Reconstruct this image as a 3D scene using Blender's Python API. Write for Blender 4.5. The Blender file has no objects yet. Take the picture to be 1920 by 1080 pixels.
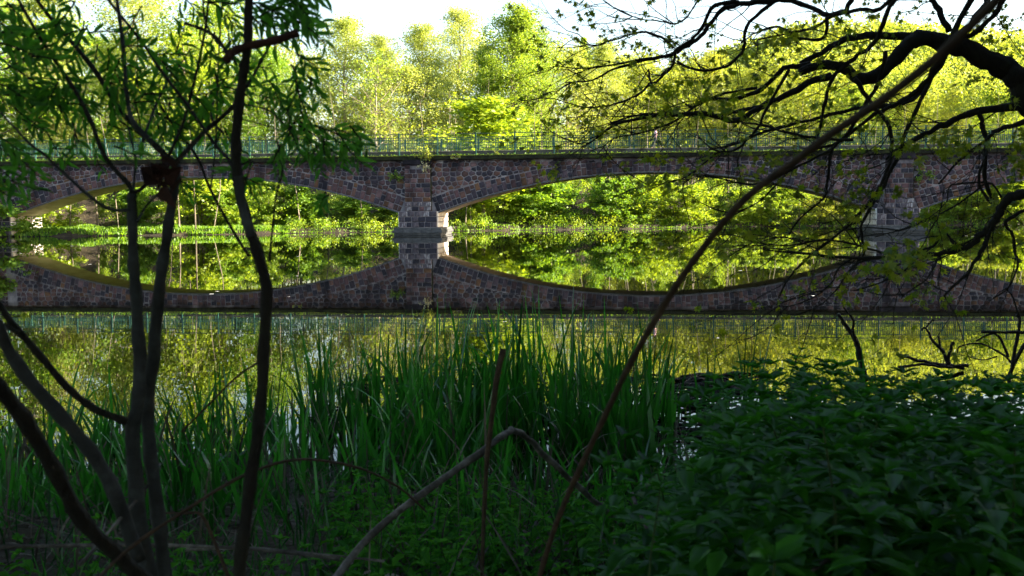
import bpy, math, random
import numpy as np
from mathutils import Matrix, Vector
R = math.radians
S = bpy.context.scene
COL = S.collection
random.seed(7); rng = np.random.default_rng(7)

# ---------------------------------------------------------------- camera, sky, sun
FPX = 1867.0                       # focal length in pixels of the 1920 px wide photograph (35 mm lens)
CAM = Vector((0, 0, 1.88)); PITCH = math.atan(145/FPX); ROLL = -0.0070
cd = bpy.data.cameras.new('camera'); cam = bpy.data.objects.new('camera', cd); COL.objects.link(cam)
CM = Matrix.Rotation(R(90)-PITCH, 4, 'X') @ Matrix.Rotation(ROLL, 4, 'Z')
cam.matrix_world = Matrix.Translation(CAM) @ CM
cd.sensor_width = 36; cd.lens = 36*FPX/1920; cd.clip_start = .05; cd.clip_end = 3000
cd.dof.use_dof = True; cd.dof.focus_distance = 60; cd.dof.aperture_fstop = 6.3
S.camera = cam
SUN_EL, SUN_AZ = R(20), R(4)       # azimuth measured from +X towards +Y
w = bpy.data.worlds.new('World'); S.world = w; w.use_nodes = True
nt = w.node_tree; nt.nodes.clear()
sky = nt.nodes.new('ShaderNodeTexSky'); sky.sky_type = 'NISHITA'; sky.sun_disc = False
sky.sun_elevation = SUN_EL; sky.sun_rotation = math.pi/2 - SUN_AZ
sky.air_density = 1.2; sky.dust_density = 2.5; sky.ozone_density = 1.0; sky.altitude = 200
bg = nt.nodes.new('ShaderNodeBackground'); bg.inputs[1].default_value = 0.073
wo = nt.nodes.new('ShaderNodeOutputWorld')
nt.links.new(sky.outputs[0], bg.inputs[0]); nt.links.new(bg.outputs[0], wo.inputs[0])
sl = bpy.data.lights.new('sun', 'SUN'); sl.energy = 5.0; sl.angle = R(.5); sl.color = (1, .88, .68)
so = bpy.data.objects.new('sun', sl); COL.objects.link(so)
sd = Vector((math.cos(SUN_AZ)*math.cos(SUN_EL), math.sin(SUN_AZ)*math.cos(SUN_EL), math.sin(SUN_EL)))
so.rotation_euler = sd.to_track_quat('Z', 'Y').to_euler(); so.location = (0, 0, 60)
S.view_settings.view_transform = 'Standard'; S.view_settings.look = 'None'
S.view_settings.exposure = 2.8; S.view_settings.gamma = 1
S.render.engine = 'CYCLES'
cy = S.cycles
cy.max_bounces = 6; cy.diffuse_bounces = 3; cy.glossy_bounces = 3; cy.transmission_bounces = 4; cy.transparent_max_bounces = 4
cy.caustics_reflective = False; cy.caustics_refractive = False
cy.use_denoising = True; cy.use_adaptive_sampling = True; cy.adaptive_threshold = .02
cy.sample_clamp_indirect = 6

def P(px, py, Y):
    """world point seen at photo pixel (px, py) at distance Y in front of the camera"""
    d = CM.to_3x3() @ Vector(((px-960)/FPX, (540-py)/FPX, -1)); return CAM + d*(Y/d.y)

# ---------------------------------------------------------------- helpers
def tag(o, label=None, cat=None, group=None, kind=None):
    if label: o['label'] = label
    if cat: o['category'] = cat
    if group: o['group'] = group
    if kind: o['kind'] = kind
    return o
def empty(name, loc=(0, 0, 0), rz=0, parent=None):
    o = bpy.data.objects.new(name, None); COL.objects.link(o); o.location = loc; o.rotation_euler = (0, 0, rz)
    o.empty_display_size = .2
    if parent: o.parent = parent
    return o
def link(name, me, parent=None, loc=None):
    o = bpy.data.objects.new(name, me); COL.objects.link(o)
    if parent: o.parent = parent
    if loc is not None: o.location = loc
    return o
def npmesh(name, V, F, mats, rnd=None, midx=None, smooth=False):
    """mesh from numpy: V (n,3); F list of faces or (m,k) array"""
    me = bpy.data.meshes.new(name)
    if isinstance(F, np.ndarray):
        m, k = F.shape
        me.vertices.add(len(V)); me.vertices.foreach_set('co', np.asarray(V, np.float32).ravel())
        me.loops.add(m*k); me.loops.foreach_set('vertex_index', F.astype(np.int32).ravel())
        me.polygons.add(m); me.polygons.foreach_set('loop_start', np.arange(0, m*k, k, dtype=np.int32))
        me.polygons.foreach_set('loop_total', np.full(m, k, np.int32))
        me.update(calc_edges=True)
    else:
        me.from_pydata([tuple(v) for v in V], [], F)
    for mt in (mats if isinstance(mats, (list, tuple)) else [mats]): me.materials.append(mt)
    nf = len(me.polygons)
    if rnd is not None:
        a = me.attributes.new('rnd', 'FLOAT', 'FACE'); a.data.foreach_set('value', np.asarray(rnd, np.float32)[:nf])
    if midx is not None: me.polygons.foreach_set('material_index', np.asarray(midx, np.int32))
    if smooth: me.polygons.foreach_set('use_smooth', np.ones(nf, bool))
    me.update(); return me
class MB:
    def __init__(s): s.V = []; s.F = []; s.M = []
    def poly(s, vs, fs, m=0):
        b = len(s.V); s.V += [tuple(v) for v in vs]; s.F += [tuple(i+b for i in f) for f in fs]; s.M += [m]*len(fs)
    def box(s, a, b, m=0):
        x0, y0, z0 = a; x1, y1, z1 = b
        s.poly([(x0,y0,z0),(x1,y0,z0),(x1,y1,z0),(x0,y1,z0),(x0,y0,z1),(x1,y0,z1),(x1,y1,z1),(x0,y1,z1)],
               [(0,3,2,1),(4,5,6,7),(0,1,5,4),(1,2,6,5),(2,3,7,6),(3,0,4,7)], m)
    def tube(s, pts, rad, n=6, m=0, cap=True):
        pts = [Vector(p) for p in pts]
        if not hasattr(rad, '__len__'): rad = [rad]*len(pts)
        vs = []; up = None
        for i, p in enumerate(pts):
            t = (pts[min(i+1, len(pts)-1)]-pts[max(i-1, 0)])
            if t.length < 1e-9: t = Vector((0, 0, 1))
            t.normalize()
            if up is None:
                up = Vector((0, 0, 1)) if abs(t.z) < .9 else Vector((1, 0, 0))
            a = up - t*up.dot(t)
            if a.length < 1e-4: a = t.orthogonal()
            a.normalize(); up = a; b = t.cross(a)
            for k in range(n):
                an = 2*math.pi*k/n; vs.append(p + (a*math.cos(an)+b*math.sin(an))*rad[i])
        fs = [(i*n+k, i*n+(k+1) % n, (i+1)*n+(k+1) % n, (i+1)*n+k) for i in range(len(pts)-1) for k in range(n)]
        if cap: fs += [tuple(range(n-1, -1, -1)), tuple((len(pts)-1)*n+k for k in range(n))]
        s.poly(vs, fs, m)
    def build(s, name, mats, parent=None, smooth=False, loc=None):
        me = npmesh(name, s.V, s.F, mats, midx=s.M, smooth=smooth)
        return link(name, me, parent, loc)

def mat(name): 
    m = bpy.data.materials.new(name); m.use_nodes = True; n = m.node_tree; n.nodes.clear()
    out = n.nodes.new('ShaderNodeOutputMaterial'); return m, n, out
def N(n, typ, **k):
    x = n.nodes.new(typ)
    for a, v in k.items(): setattr(x, a, v)
    return x
def surf(name, stops, scale=3, rough=.85, bump=.3, coords='Object', detail=6, bscale=None, rnd=0, spec=.3, bdist=.05, stretch=None, stain=False):
    """noise-coloured rough surface"""
    m, n, out = mat(name); L = n.links.new
    tc = N(n, 'ShaderNodeTexCoord'); src = tc.outputs[coords]
    if stretch:
        mp = N(n, 'ShaderNodeMapping'); mp.inputs['Scale'].default_value = stretch; L(src, mp.inputs[0]); src = mp.outputs[0]
    nz = N(n, 'ShaderNodeTexNoise'); nz.inputs['Scale'].default_value = scale; nz.inputs['Detail'].default_value = detail
    nz.inputs['Roughness'].default_value = .65; L(src, nz.inputs['Vector'])
    cr = N(n, 'ShaderNodeValToRGB'); e = cr.color_ramp.elements
    while len(e) < len(stops): e.new(.5)
    for i, (p, c) in enumerate(stops): e[i].position = p; e[i].color = (*c, 1)
    fac = nz.outputs[0]
    if rnd:
        oi = N(n, 'ShaderNodeObjectInfo'); ma = N(n, 'ShaderNodeMath', operation='MULTIPLY_ADD')
        ma.inputs[1].default_value = rnd; L(oi.outputs['Random'], ma.inputs[0]); L(fac, ma.inputs[2])
        mb = N(n, 'ShaderNodeMath', operation='SUBTRACT'); mb.inputs[1].default_value = rnd/2; L(ma.outputs[0], mb.inputs[0]); fac = mb.outputs[0]
    L(fac, cr.inputs[0])
    b = N(n, 'ShaderNodeBsdfPrincipled'); b.inputs['Roughness'].default_value = rough
    b.inputs['Specular IOR Level'].default_value = spec
    colr = cr.outputs[0]
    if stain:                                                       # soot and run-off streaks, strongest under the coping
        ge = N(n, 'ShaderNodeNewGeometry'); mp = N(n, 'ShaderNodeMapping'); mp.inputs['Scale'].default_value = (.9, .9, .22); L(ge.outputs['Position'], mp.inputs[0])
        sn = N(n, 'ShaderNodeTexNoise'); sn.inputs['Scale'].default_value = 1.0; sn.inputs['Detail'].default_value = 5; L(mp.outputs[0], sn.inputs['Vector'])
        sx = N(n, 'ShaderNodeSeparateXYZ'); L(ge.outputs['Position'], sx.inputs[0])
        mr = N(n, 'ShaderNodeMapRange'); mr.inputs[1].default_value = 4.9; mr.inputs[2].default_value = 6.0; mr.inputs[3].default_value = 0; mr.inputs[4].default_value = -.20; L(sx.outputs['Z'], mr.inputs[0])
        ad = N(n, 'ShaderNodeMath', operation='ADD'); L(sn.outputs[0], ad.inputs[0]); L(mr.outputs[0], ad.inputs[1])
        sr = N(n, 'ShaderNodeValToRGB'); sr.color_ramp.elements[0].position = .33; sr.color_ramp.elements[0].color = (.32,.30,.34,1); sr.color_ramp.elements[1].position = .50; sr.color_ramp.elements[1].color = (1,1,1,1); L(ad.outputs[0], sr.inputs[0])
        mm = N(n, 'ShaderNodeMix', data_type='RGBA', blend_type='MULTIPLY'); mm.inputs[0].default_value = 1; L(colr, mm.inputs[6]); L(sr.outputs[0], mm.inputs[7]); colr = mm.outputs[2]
    L(colr, b.inputs['Base Color'])
    if bump:
        bz = N(n, 'ShaderNodeTexNoise'); bz.inputs['Scale'].default_value = bscale or scale*4; bz.inputs['Detail'].default_value = 5
        L(src, bz.inputs['Vector'])
        bp = N(n, 'ShaderNodeBump'); bp.inputs['Strength'].default_value = bump; bp.inputs['Distance'].default_value = bdist
        L(bz.outputs[0], bp.inputs['Height']); L(bp.outputs[0], b.inputs['Normal'])
    L(b.outputs[0], out.inputs[0]); return m
def leafmat(name, c0, c1, trans=.54, objvar=.25, gloss=.02, grough=.5, tcol=(1.3, 1.2, .45)):
    """two-sided leaf: per-leaf colour between c0 and c1, light passes through"""
    m, n, out = mat(name); L = n.links.new
    at = N(n, 'ShaderNodeAttribute', attribute_name='rnd'); oi = N(n, 'ShaderNodeObjectInfo')
    ma = N(n, 'ShaderNodeMath', operation='MULTIPLY_ADD'); ma.inputs[1].default_value = objvar*2
    L(oi.outputs['Random'], ma.inputs[0]); L(at.outputs['Fac'], ma.inputs[2])
    mb = N(n, 'ShaderNodeMath', operation='SUBTRACT', use_clamp=True); mb.inputs[1].default_value = objvar; L(ma.outputs[0], mb.inputs[0])
    mx = N(n, 'ShaderNodeMix', data_type='RGBA'); mx.inputs[6].default_value = (*c0, 1); mx.inputs[7].default_value = (*c1, 1)
    L(mb.outputs[0], mx.inputs[0])
    d = N(n, 'ShaderNodeBsdfDiffuse'); t = N(n, 'ShaderNodeBsdfTranslucent'); g = N(n, 'ShaderNodeBsdfGlossy')
    g.inputs['Roughness'].default_value = grough; g.inputs['Color'].default_value = (.9, .95, 1, 1)
    L(mx.outputs[2], d.inputs[0])
    tm = N(n, 'ShaderNodeMix', data_type='RGBA', blend_type='MULTIPLY'); tm.inputs[0].default_value = 1
    tm.inputs[7].default_value = (*tcol, 1); L(mx.outputs[2], tm.inputs[6]); L(tm.outputs[2], t.inputs[0])
    a = N(n, 'ShaderNodeMixShader'); a.inputs[0].default_value = trans; L(d.outputs[0], a.inputs[1]); L(t.outputs[0], a.inputs[2])
    b = N(n, 'ShaderNodeMixShader'); b.inputs[0].default_value = gloss; L(a.outputs[0], b.inputs[1]); L(g.outputs[0], b.inputs[2])
    L(b.outputs[0], out.inputs[0]); return m

# ---------------------------------------------------------------- materials
M = {}
stone_cols = [(.115,.060,.062),(.046,.035,.046),(.080,.053,.062),(.14,.070,.055),(.145,.072,.038),(.032,.029,.041),(.19,.11,.108),(.082,.044,.038)]
SM = []
for i, c in enumerate(stone_cols):
    c = tuple(x*.84 for x in c)
    lo = tuple(x*.55 for x in c); hi = tuple(min(1, x*1.35) for x in c)
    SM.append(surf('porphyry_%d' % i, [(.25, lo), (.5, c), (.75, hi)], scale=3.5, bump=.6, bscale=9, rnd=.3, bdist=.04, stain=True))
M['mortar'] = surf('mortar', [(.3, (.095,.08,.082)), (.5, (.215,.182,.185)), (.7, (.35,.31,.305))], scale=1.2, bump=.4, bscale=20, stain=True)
M['soffit'] = surf('arch_lining', [(.3, (.30,.25,.19)), (.5, (.46,.39,.31)), (.7, (.56,.50,.42))], scale=1.1, bump=.4, bscale=12, stretch=(2.5, .4, 1))
M['pale_stone'] = surf('pale_cream_stone', [(.3, (.34,.27,.23)), (.5, (.55,.48,.42)), (.7, (.68,.63,.57))], scale=1.4, bump=.4, bscale=10, rnd=.35)  # paler than the wall stone; pier and abutment sides, loose stones
M['lime'] = surf('lime_streaked_stone', [(.42, (.055,.046,.056)), (.58, (.12,.095,.105)), (.72, (.40,.38,.38))], scale=2.2, bump=.4, bscale=8, rnd=.2, stretch=(2.2, 1, .5))
M['plinth'] = surf('plinth_stone', [(.3, (.035,.036,.038)), (.55, (.08,.08,.082)), (.75, (.16,.155,.15))], scale=2, bump=.4, bscale=9, stretch=(1, 1, 3))
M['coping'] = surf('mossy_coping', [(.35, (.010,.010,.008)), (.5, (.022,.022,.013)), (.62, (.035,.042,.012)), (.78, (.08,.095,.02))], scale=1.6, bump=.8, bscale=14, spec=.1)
M['moss'] = surf('moss', [(.3, (.05,.07,.012)), (.55, (.15,.17,.02)), (.75, (.24,.22,.04))], scale=2.5, bump=1, bscale=30, spec=.1)
M['deck'] = surf('deck_concrete', [(.3, (.035,.033,.03)), (.7, (.10,.095,.085))], scale=1.5)
M['rail'] = surf('green_paint', [(.3, (.006,.045,.033)), (.7, (.016,.09,.066))], scale=4, rough=.45, bump=.05, spec=.5)
M['bark'] = surf('bark_pale', [(.3, (.14,.11,.075)), (.5, (.26,.21,.15)), (.7, (.38,.32,.24))], scale=3, bump=.8, bscale=10, rnd=.5, stretch=(1, 1, .3))
M['barkmid'] = surf('bark_mid', [(.3, (.05,.04,.028)), (.5, (.12,.10,.07)), (.7, (.24,.20,.15))], scale=.6, bump=.5, bscale=6)
M['barkdark'] = surf('bark_dark', [(.3, (.006,.0055,.005)), (.55, (.014,.013,.011)), (.75, (.024,.026,.016))], scale=12, bump=1, bscale=40, bdist=.02, stretch=(1, 1, .5))
M['barkgrey'] = surf('bark_grey', [(.3, (.014,.016,.017)), (.55, (.036,.042,.046)), (.75, (.075,.088,.095))], scale=14, bump=.5, bscale=60, bdist=.005)
M['barkred'] = surf('broken_wood', [(.3, (.015,.008,.007)), (.7, (.06,.024,.018))], scale=20, bump=.8, bscale=80, bdist=.005)
M['stalk'] = surf('dry_stalk', [(.3, (.022,.014,.009)), (.55, (.055,.036,.023)), (.75, (.10,.068,.045))], scale=25, bump=.3, bscale=90, bdist=.003)
M['deadstick'] = surf('bleached_stick', [(.3, (.022,.020,.019)), (.5, (.08,.074,.07)), (.68, (.24,.225,.22))], scale=9, bump=.7, bscale=50, bdist=.01)
M['soil'] = surf('leaf_litter_soil', [(.3, (.012,.009,.006)), (.5, (.03,.022,.013)), (.7, (.07,.055,.03))], scale=1.3, bump=1, bscale=7, bdist=.1, detail=10)
M['skin'] = surf('skin', [(.3, (.50,.30,.22)), (.7, (.58,.36,.27))], scale=8, bump=0, rough=.5)
M['pink'] = surf('pink_cotton', [(.3, (.62,.36,.42)), (.7, (.75,.50,.55))], scale=8, bump=.1)
M['black'] = surf('black_cotton', [(.3, (.012,.012,.015)), (.7, (.03,.03,.035))], scale=8, bump=.1)
M['hair'] = surf('brown_hair', [(.3, (.06,.03,.015)), (.7, (.14,.08,.04))], scale=30, bump=.2)
M['white'] = surf('white_rubber', [(.3, (.6,.6,.6)), (.7, (.75,.75,.75))], scale=8, bump=0)
LM = {
 'spring': leafmat('leaf_spring', (.18,.29,.03), (.32,.43,.06)),
 'lime': leafmat('leaf_lime', (.20,.31,.022), (.35,.45,.045)),
 'pale': leafmat('leaf_pale', (.26,.33,.07), (.40,.46,.13)),
 'fresh': leafmat('leaf_fresh', (.12,.24,.022), (.25,.39,.04)),
 'gold': leafmat('leaf_gold', (.26,.33,.05), (.42,.45,.08)),
 'conifer': leafmat('needle', (.03,.055,.025), (.07,.10,.04), trans=.15),
 'hill': leafmat('leaf_hill', (.17,.25,.035), (.36,.40,.09), objvar=0),
 'ivy': leafmat('leaf_ivy', (.07,.15,.015), (.20,.32,.03), objvar=0),
 'grass': leafmat('grass_blade', (.08,.20,.012), (.22,.36,.03), objvar=0),
 'bud': leafmat('leaf_silver', (.45,.44,.25), (.65,.60,.42), trans=.3),
 'willow': leafmat('leaf_willow', (.035,.15,.018), (.11,.32,.035), trans=.6, gloss=.02, objvar=0, tcol=(1.1,1.3,.5)),
 'maple': leafmat('leaf_maple', (.10,.19,.012), (.28,.32,.02), trans=.5, gloss=.03, objvar=0),
 'reed': leafmat('leaf_reed', (.003,.036,.005), (.042,.225,.026), trans=.4, gloss=.03, grough=.28, objvar=.1, tcol=(1,1.2,.6)),
 'herb': leafmat('leaf_herb', (.010,.078,.006), (.075,.30,.022), trans=.4, gloss=.025, grough=.35, objvar=.1, tcol=(1,1.2,.6)),
 'lowherb': leafmat('leaf_lowherb', (.025,.15,.012), (.09,.33,.025), trans=.3, gloss=.008, objvar=.1),
 'wood': leafmat('leaf_wood', (.03,.08,.012), (.07,.15,.025), trans=.1, objvar=0),
 'litter': leafmat('dead_blade', (.03,.022,.018), (.17,.145,.125), trans=.05, objvar=0, tcol=(1,1,1)),
}
# water
m, n, out = mat('still_water'); L = n.links.new
b = N(n, 'ShaderNodeBsdfPrincipled'); b.inputs['Base Color'].default_value = (.0008,.001,.0006,1); b.inputs['Roughness'].default_value = .0
b.inputs['IOR'].default_value = 1.333; b.inputs['Specular IOR Level'].default_value = .42
tc = N(n, 'ShaderNodeTexCoord'); mp = N(n, 'ShaderNodeMapping'); mp.inputs['Scale'].default_value = (.6, 1.6, 1); L(tc.outputs['Object'], mp.inputs[0])
n1 = N(n, 'ShaderNodeTexNoise'); n1.inputs['Scale'].default_value = 1.4; n1.inputs['Detail'].default_value = 3; L(mp.outputs[0], n1.inputs[0])
bp = N(n, 'ShaderNodeBump'); bp.inputs['Strength'].default_value = .035; bp.inputs['Distance'].default_value = .012
L(n1.outputs[0], bp.inputs['Height']); L(bp.outputs[0], b.inputs['Normal']); L(b.outputs[0], out.inputs[0]); M['water'] = m

# ---------------------------------------------------------------- terrain
SX = [-260,-60,-42,-26,-17,0,13,28,51,260]; SY = [70,80,82.3,85.2,90,95,99.4,108,107,112]
def sstep(a, b, x): t = np.clip((x-a)/(b-a), 0, 1); return t*t*(3-2*t)
def wob(x, y, f, s=0): return np.sin(x*f+1.3*s)*np.cos(y*f*1.17+2.1*s)+.5*np.sin(x*f*2.3+y*f*1.9+s)
def height(x, y):
    x = np.asarray(x, float); y = np.asarray(y, float)
    sh = np.interp(x, SX, SY) + .35*wob(x, y*0, .9) + .2*wob(x, y*0, 2.7, 2)
    d = y - sh
    left = sstep(-14, -30, x)                                       # grass spit at the abutment
    far = -1.2*(1-sstep(-6, 0, d)) + .45*sstep(0, 1.2, d) + (4.0*sstep(2+left*6, 14+left*8, d)) + 1.2*sstep(16, 40, d)
    far = far + np.where(d > 2, .18*wob(x, y, .8), 0)
    hill = 33*sstep(128, 290, y)*sstep(5, 95, x + (y-200)*.15)*(1+.12*wob(x, y, .02)) 
    left_h = 7*sstep(110, 200, y)*sstep(10, -60, x)
    far = far + hill + left_h
    sn = 7.2 + .35*wob(x, y*0, .8, 3) + .25*sstep(0, 3, x) - .5*sstep(-2, -6, x)
    dn = sn - y
    near = -.9*(1-sstep(-3.0, 0, dn)) + .32*sstep(0, 3, dn) + .25*sstep(3, 7, dn) + .04*wob(x, y, 2.2) + 1.0*sstep(6, 30, dn)
    return np.where(y < 45, near, far)
def gz(x, y): return float(height(x, y))
ys = np.concatenate([np.arange(-60, 0, 4.), np.arange(0, 12, .2), np.arange(12, 78, 3.), np.arange(78, 125, .6), np.arange(125, 420, 6.), np.arange(420, 1600, 60.)])
xs = np.concatenate([np.arange(-900, -110, 60.), np.arange(-110, -12, 1.4), np.arange(-12, 12, .3), np.arange(12, 110, 1.4), np.arange(110, 400, 8.), np.arange(400, 1300, 60.)])
X, Y = np.meshgrid(xs, ys); Z = height(X, Y)
V = np.stack([X, Y, Z], -1).reshape(-1, 3); nx = len(xs); i = np.arange((len(ys)-1)*nx).reshape(len(ys)-1, nx)[:, :-1].ravel()
F = np.stack([i, i+1, i+nx+1, i+nx], 1)
tag(link('ground', npmesh('ground', V, F, M['soil'], smooth=True)), 'leaf-littered soil of the banks and the wooded slopes', kind='structure')
wm = MB(); wm.poly([(-900,-40,0),(1200,-40,0),(1200,118,0),(-900,118,0)], [(0,1,2,3)])
tag(wm.build('water', M['water']), 'still dark river water mirroring bridge and trees', kind='structure')

# ---------------------------------------------------------------- leaf scattering
def unit(v): return v/np.maximum(np.linalg.norm(v, axis=-1, keepdims=True), 1e-9)
def rdir(n): return unit(rng.normal(size=(n, 3)))
LEAF_Q = (np.array([(0,-.5,0),(.42,0,.06),(0,.5,0),(-.42,0,.06)]), np.array([(0,1,2,3)]))
LEAF_L = (np.array([(0,0,0),(.5,.3,.08),(.0,.32,-.03),(-.5,.3,.08),(.42,.62,.04),(0,.64,-.08),(-.42,.62,.04),(0,1,-.2)]),
          np.array([(0,1,2,2),(0,2,3,3),(1,4,5,2),(2,5,6,3),(4,7,5,5),(5,7,6,6)]))
def palm():
    vs = [(0,0,0)]; a = [-155,-120,-85,-62,-30,-13,0,13,30,62,85,120,155]; r = [.35,.25,.75,.35,.95,.5,1.1,.5,.95,.35,.75,.25,.35]
    for an, rr in zip(a, r): vs.append((rr*math.sin(R(an)), rr*math.cos(R(an))+.1, -.25*rr*rr))
    return np.array(vs), np.array([(0, k, k+1, k+1) for k in range(1, 13)])
LEAF_P = palm()
def scatter(tmpl, pos, along, nrm, size, width=1.0):
    """place copies of a leaf template; returns V, F, rnd"""
    T, TF = tmpl; n = len(pos); pos = np.asarray(pos)
    y = unit(np.asarray(along)); x = unit(np.cross(y, nrm)); z = np.cross(x, y)
    size = np.broadcast_to(size, (n,)).reshape(n, 1, 1); width = np.broadcast_to(width, (n,)).reshape(n, 1, 1)
    V = pos[:, None, :] + size*(T[None, :, 0:1]*width*x[:, None, :] + T[None, :, 1:2]*y[:, None, :] + T[None, :, 2:3]*z[:, None, :])
    k = len(T); F = (TF[None]+(np.arange(n)*k)[:, None, None]).reshape(-1, TF.shape[1])
    return V.reshape(-1, 3), F, np.repeat(rng.random(n), len(TF))
def leafmesh(name, V, F, rnd, mats):
    if F.shape[1] == 4 and (F[:, 2] == F[:, 3]).any():              # drop the doubled corner of triangles
        q = F[:, 2] != F[:, 3]; T3 = np.concatenate([F[q][:, [0,1,2]], F[q][:, [0,2,3]], F[~q][:, :3]]); r3 = np.concatenate([rnd[q], rnd[q], rnd[~q]])
        return npmesh(name, V, T3, mats, rnd=r3)
    return npmesh(name, V, F, mats, rnd=rnd)
def blobs(centers, radii, per, size, flat=.5):
    """leaf quads through ellipsoidal clumps"""
    c = np.repeat(np.asarray(centers), per, 0); r = np.repeat(np.asarray(radii), per, 0)
    d = rdir(len(c))*(rng.random((len(c), 1))**.45); p = c + d*r
    nn = unit(rdir(len(c)) + np.array([0, 0, flat])); 
    return scatter(LEAF_Q, p, rdir(len(c)), nn, size*rng.uniform(.6, 1.4, len(c)))

# ---------------------------------------------------------------- trees
def grow(h, kind, seed):
    """returns trunk MB and leaf centre points for a tree of height h"""
    r = random.Random(seed); mb = MB(); tips = []
    lean = Vector((r.uniform(-.05, .05), r.uniform(-.05, .05), 1))
    pts = []; p = Vector((0, 0, -.4)); st = 9
    for i in range(st+1):
        pts.append(p.copy()); p = p + lean*(h/st) + Vector((r.gauss(0, .02)*h/3, r.gauss(0, .02)*h/3, 0))
    r0 = {'tall':.011,'broad':.014,'bush':.012,'weep':.013,'conifer':.012,'slim':.008,'bare':.013}[kind]*h
    mb.tube(pts, [r0*(1-.93*i/st)+.01 for i in range(st+1)], 7)
    def at(f): k = min(int(f*st), st-1); return pts[k].lerp(pts[k+1], f*st-k)
    nb = {'tall':46,'broad':40,'bush':34,'weep':40,'conifer':70,'slim':26,'bare':34}[kind]
    lo = {'tall':.10,'broad':.1,'bush':.03,'weep':.15,'conifer':.25,'slim':.15,'bare':.15}[kind]
    wd = {'tall':.25,'broad':.36,'bush':.48,'weep':.30,'conifer':.14,'slim':.22,'bare':.30}[kind]
    for i in range(nb):
        f = lo + (1-lo)*(i+.5)/nb; g = (f-lo)/(1-lo)
        prof = {'conifer':(1-g)*1.0+.06, 'bush':math.sin(math.pi*min(1, .3+g*.66))**.6}.get(kind, (math.sin(math.pi*(.16+.80*g))**.75))
        ln = h*wd*prof*r.uniform(.7, 1.2); az = i*2.4+r.uniform(-.5, .5)
        el = {'conifer':-.05,'broad':.55,'bush':.5,'weep':.6,'tall':.8,'slim':.7,'bare':.65}[kind]+r.uniform(-.15, .2)
        d = Vector((math.cos(az)*math.cos(el), math.sin(az)*math.cos(el), math.sin(el)))
        q = at(f); bp_ = [q.copy()]; ns = 5
        for k in range(ns):
            d = (d + Vector((r.gauss(0, .14), r.gauss(0, .14), r.gauss(0, .1) + (.10 if kind in ('tall','slim') else -.30 if kind == 'weep' and k > 1 else -.03)))).normalized()
            q = q + d*(ln/ns); bp_.append(q.copy())
        br = max(.012, r0*.38*(1-f*.7)*(ln/(h*wd)))
        mb.tube(bp_, [br*(1-.85*k/ns) for k in range(ns+1)], 4, cap=False)
        for k in range(1, ns+1):                                     # side shoots
            for _ in range(2):
                e = (d*.5 + Vector((r.gauss(0, 1), r.gauss(0, 1), r.gauss(.2, .6))).normalized()).normalized()
                l2 = ln*r.uniform(.18, .42); a = bp_[k]; c = a+e*l2*.5+Vector((0,0,-.03*l2)); b_ = a+e*l2
                if kind == 'weep': c = a+e*l2*.4; b_ = c+Vector((e.x*.2, e.y*.2, -1))*l2*1.3
                mb.tube([a, c, b_], [br*.3, br*.22, .006], 3, cap=False)
                tips += [c, b_, a.lerp(b_, .75), c.lerp(b_, .9)] + ([b_+Vector((0,0,-.3)), b_+Vector((0,0,-.7))] if kind == 'weep' else [])
    return mb, tips
PROTO = {}
def make_proto(key, h, kind, leaf, per, size, spread, seed):
    mb, tips = grow(h, kind, seed)
    tm = npmesh('trunk', mb.V, mb.F, M['bark'], smooth=True)
    t = np.array([tuple(v) for v in tips]); keep = rng.random(len(t)) < .92; t = t[keep]
    c = np.repeat(t, per, 0); sp = np.array([spread, spread, spread*.75 if kind != 'weep' else spread*2])
    p = c + rng.normal(size=c.shape)*sp*.55
    V, F, rn = scatter(LEAF_Q, p, rdir(len(p)), unit(rdir(len(p))+np.array([0, 0, .6])), size*rng.uniform(.6, 1.4, len(p)))
    PROTO[key] = (tm, npmesh('crown', V, F, LM[leaf], rnd=rn), h, leaf)
make_proto('tall1', 22, 'tall', 'spring', 16, .175, .72, 1)
make_proto('tall2', 24, 'tall', 'pale', 15, .17, .76, 2)
make_proto('tall3', 21, 'tall', 'lime', 17, .175, .68, 3)
make_proto('broad1', 19, 'broad', 'spring', 17, .185, .76, 4)
make_proto('broad2', 18, 'broad', 'pale', 16, .18, .76, 5)
make_proto('broad3', 17, 'broad', 'fresh', 17, .19, .70, 6)
make_proto('bush1', 6, 'bush', 'lime', 9, .20, .34, 7)
make_proto('bush2', 5, 'bush', 'fresh', 10, .20, .32, 8)
make_proto('bush3', 6, 'bush', 'spring', 8, .19, .34, 14)
make_proto('weep1', 18, 'weep', 'lime', 7, .22, .42, 9)
make_proto('conifer1', 24, 'conifer', 'conifer', 6, .26, .34, 10)
make_proto('bare1', 17, 'bare', 'pale', 2, .22, .5, 11)
make_proto('slim1', 10, 'slim', 'lime', 6, .20, .42, 12)
make_proto('slim2', 11, 'slim', 'fresh', 7, .20, .40, 13)
def tree(key, px, topy, Y, name, label, cat, group=None, wide=1.0, leaf=None):
    tm, cm, h, lf = PROTO[key]
    p = P(px, 300, Y); z = max(gz(p.x, Y), 0.05)
    top = P(px, topy, Y).z; s = (top - z)/h/1.02
    root = empty(name, (p.x, Y, z), random.uniform(0, 6.28)); root.scale = (s*wide*1.18, s*wide*1.18, s)
    tag(root, label, cat, group)
    link('trunk', tm, root)
    c = link('crown', cm, root)
    if leaf:
        c.material_slots[0].link = 'OBJECT'; c.material_slots[0].material = LM[leaf]
    return root
G1 = 'trees on the bank beyond the bridge'
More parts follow.
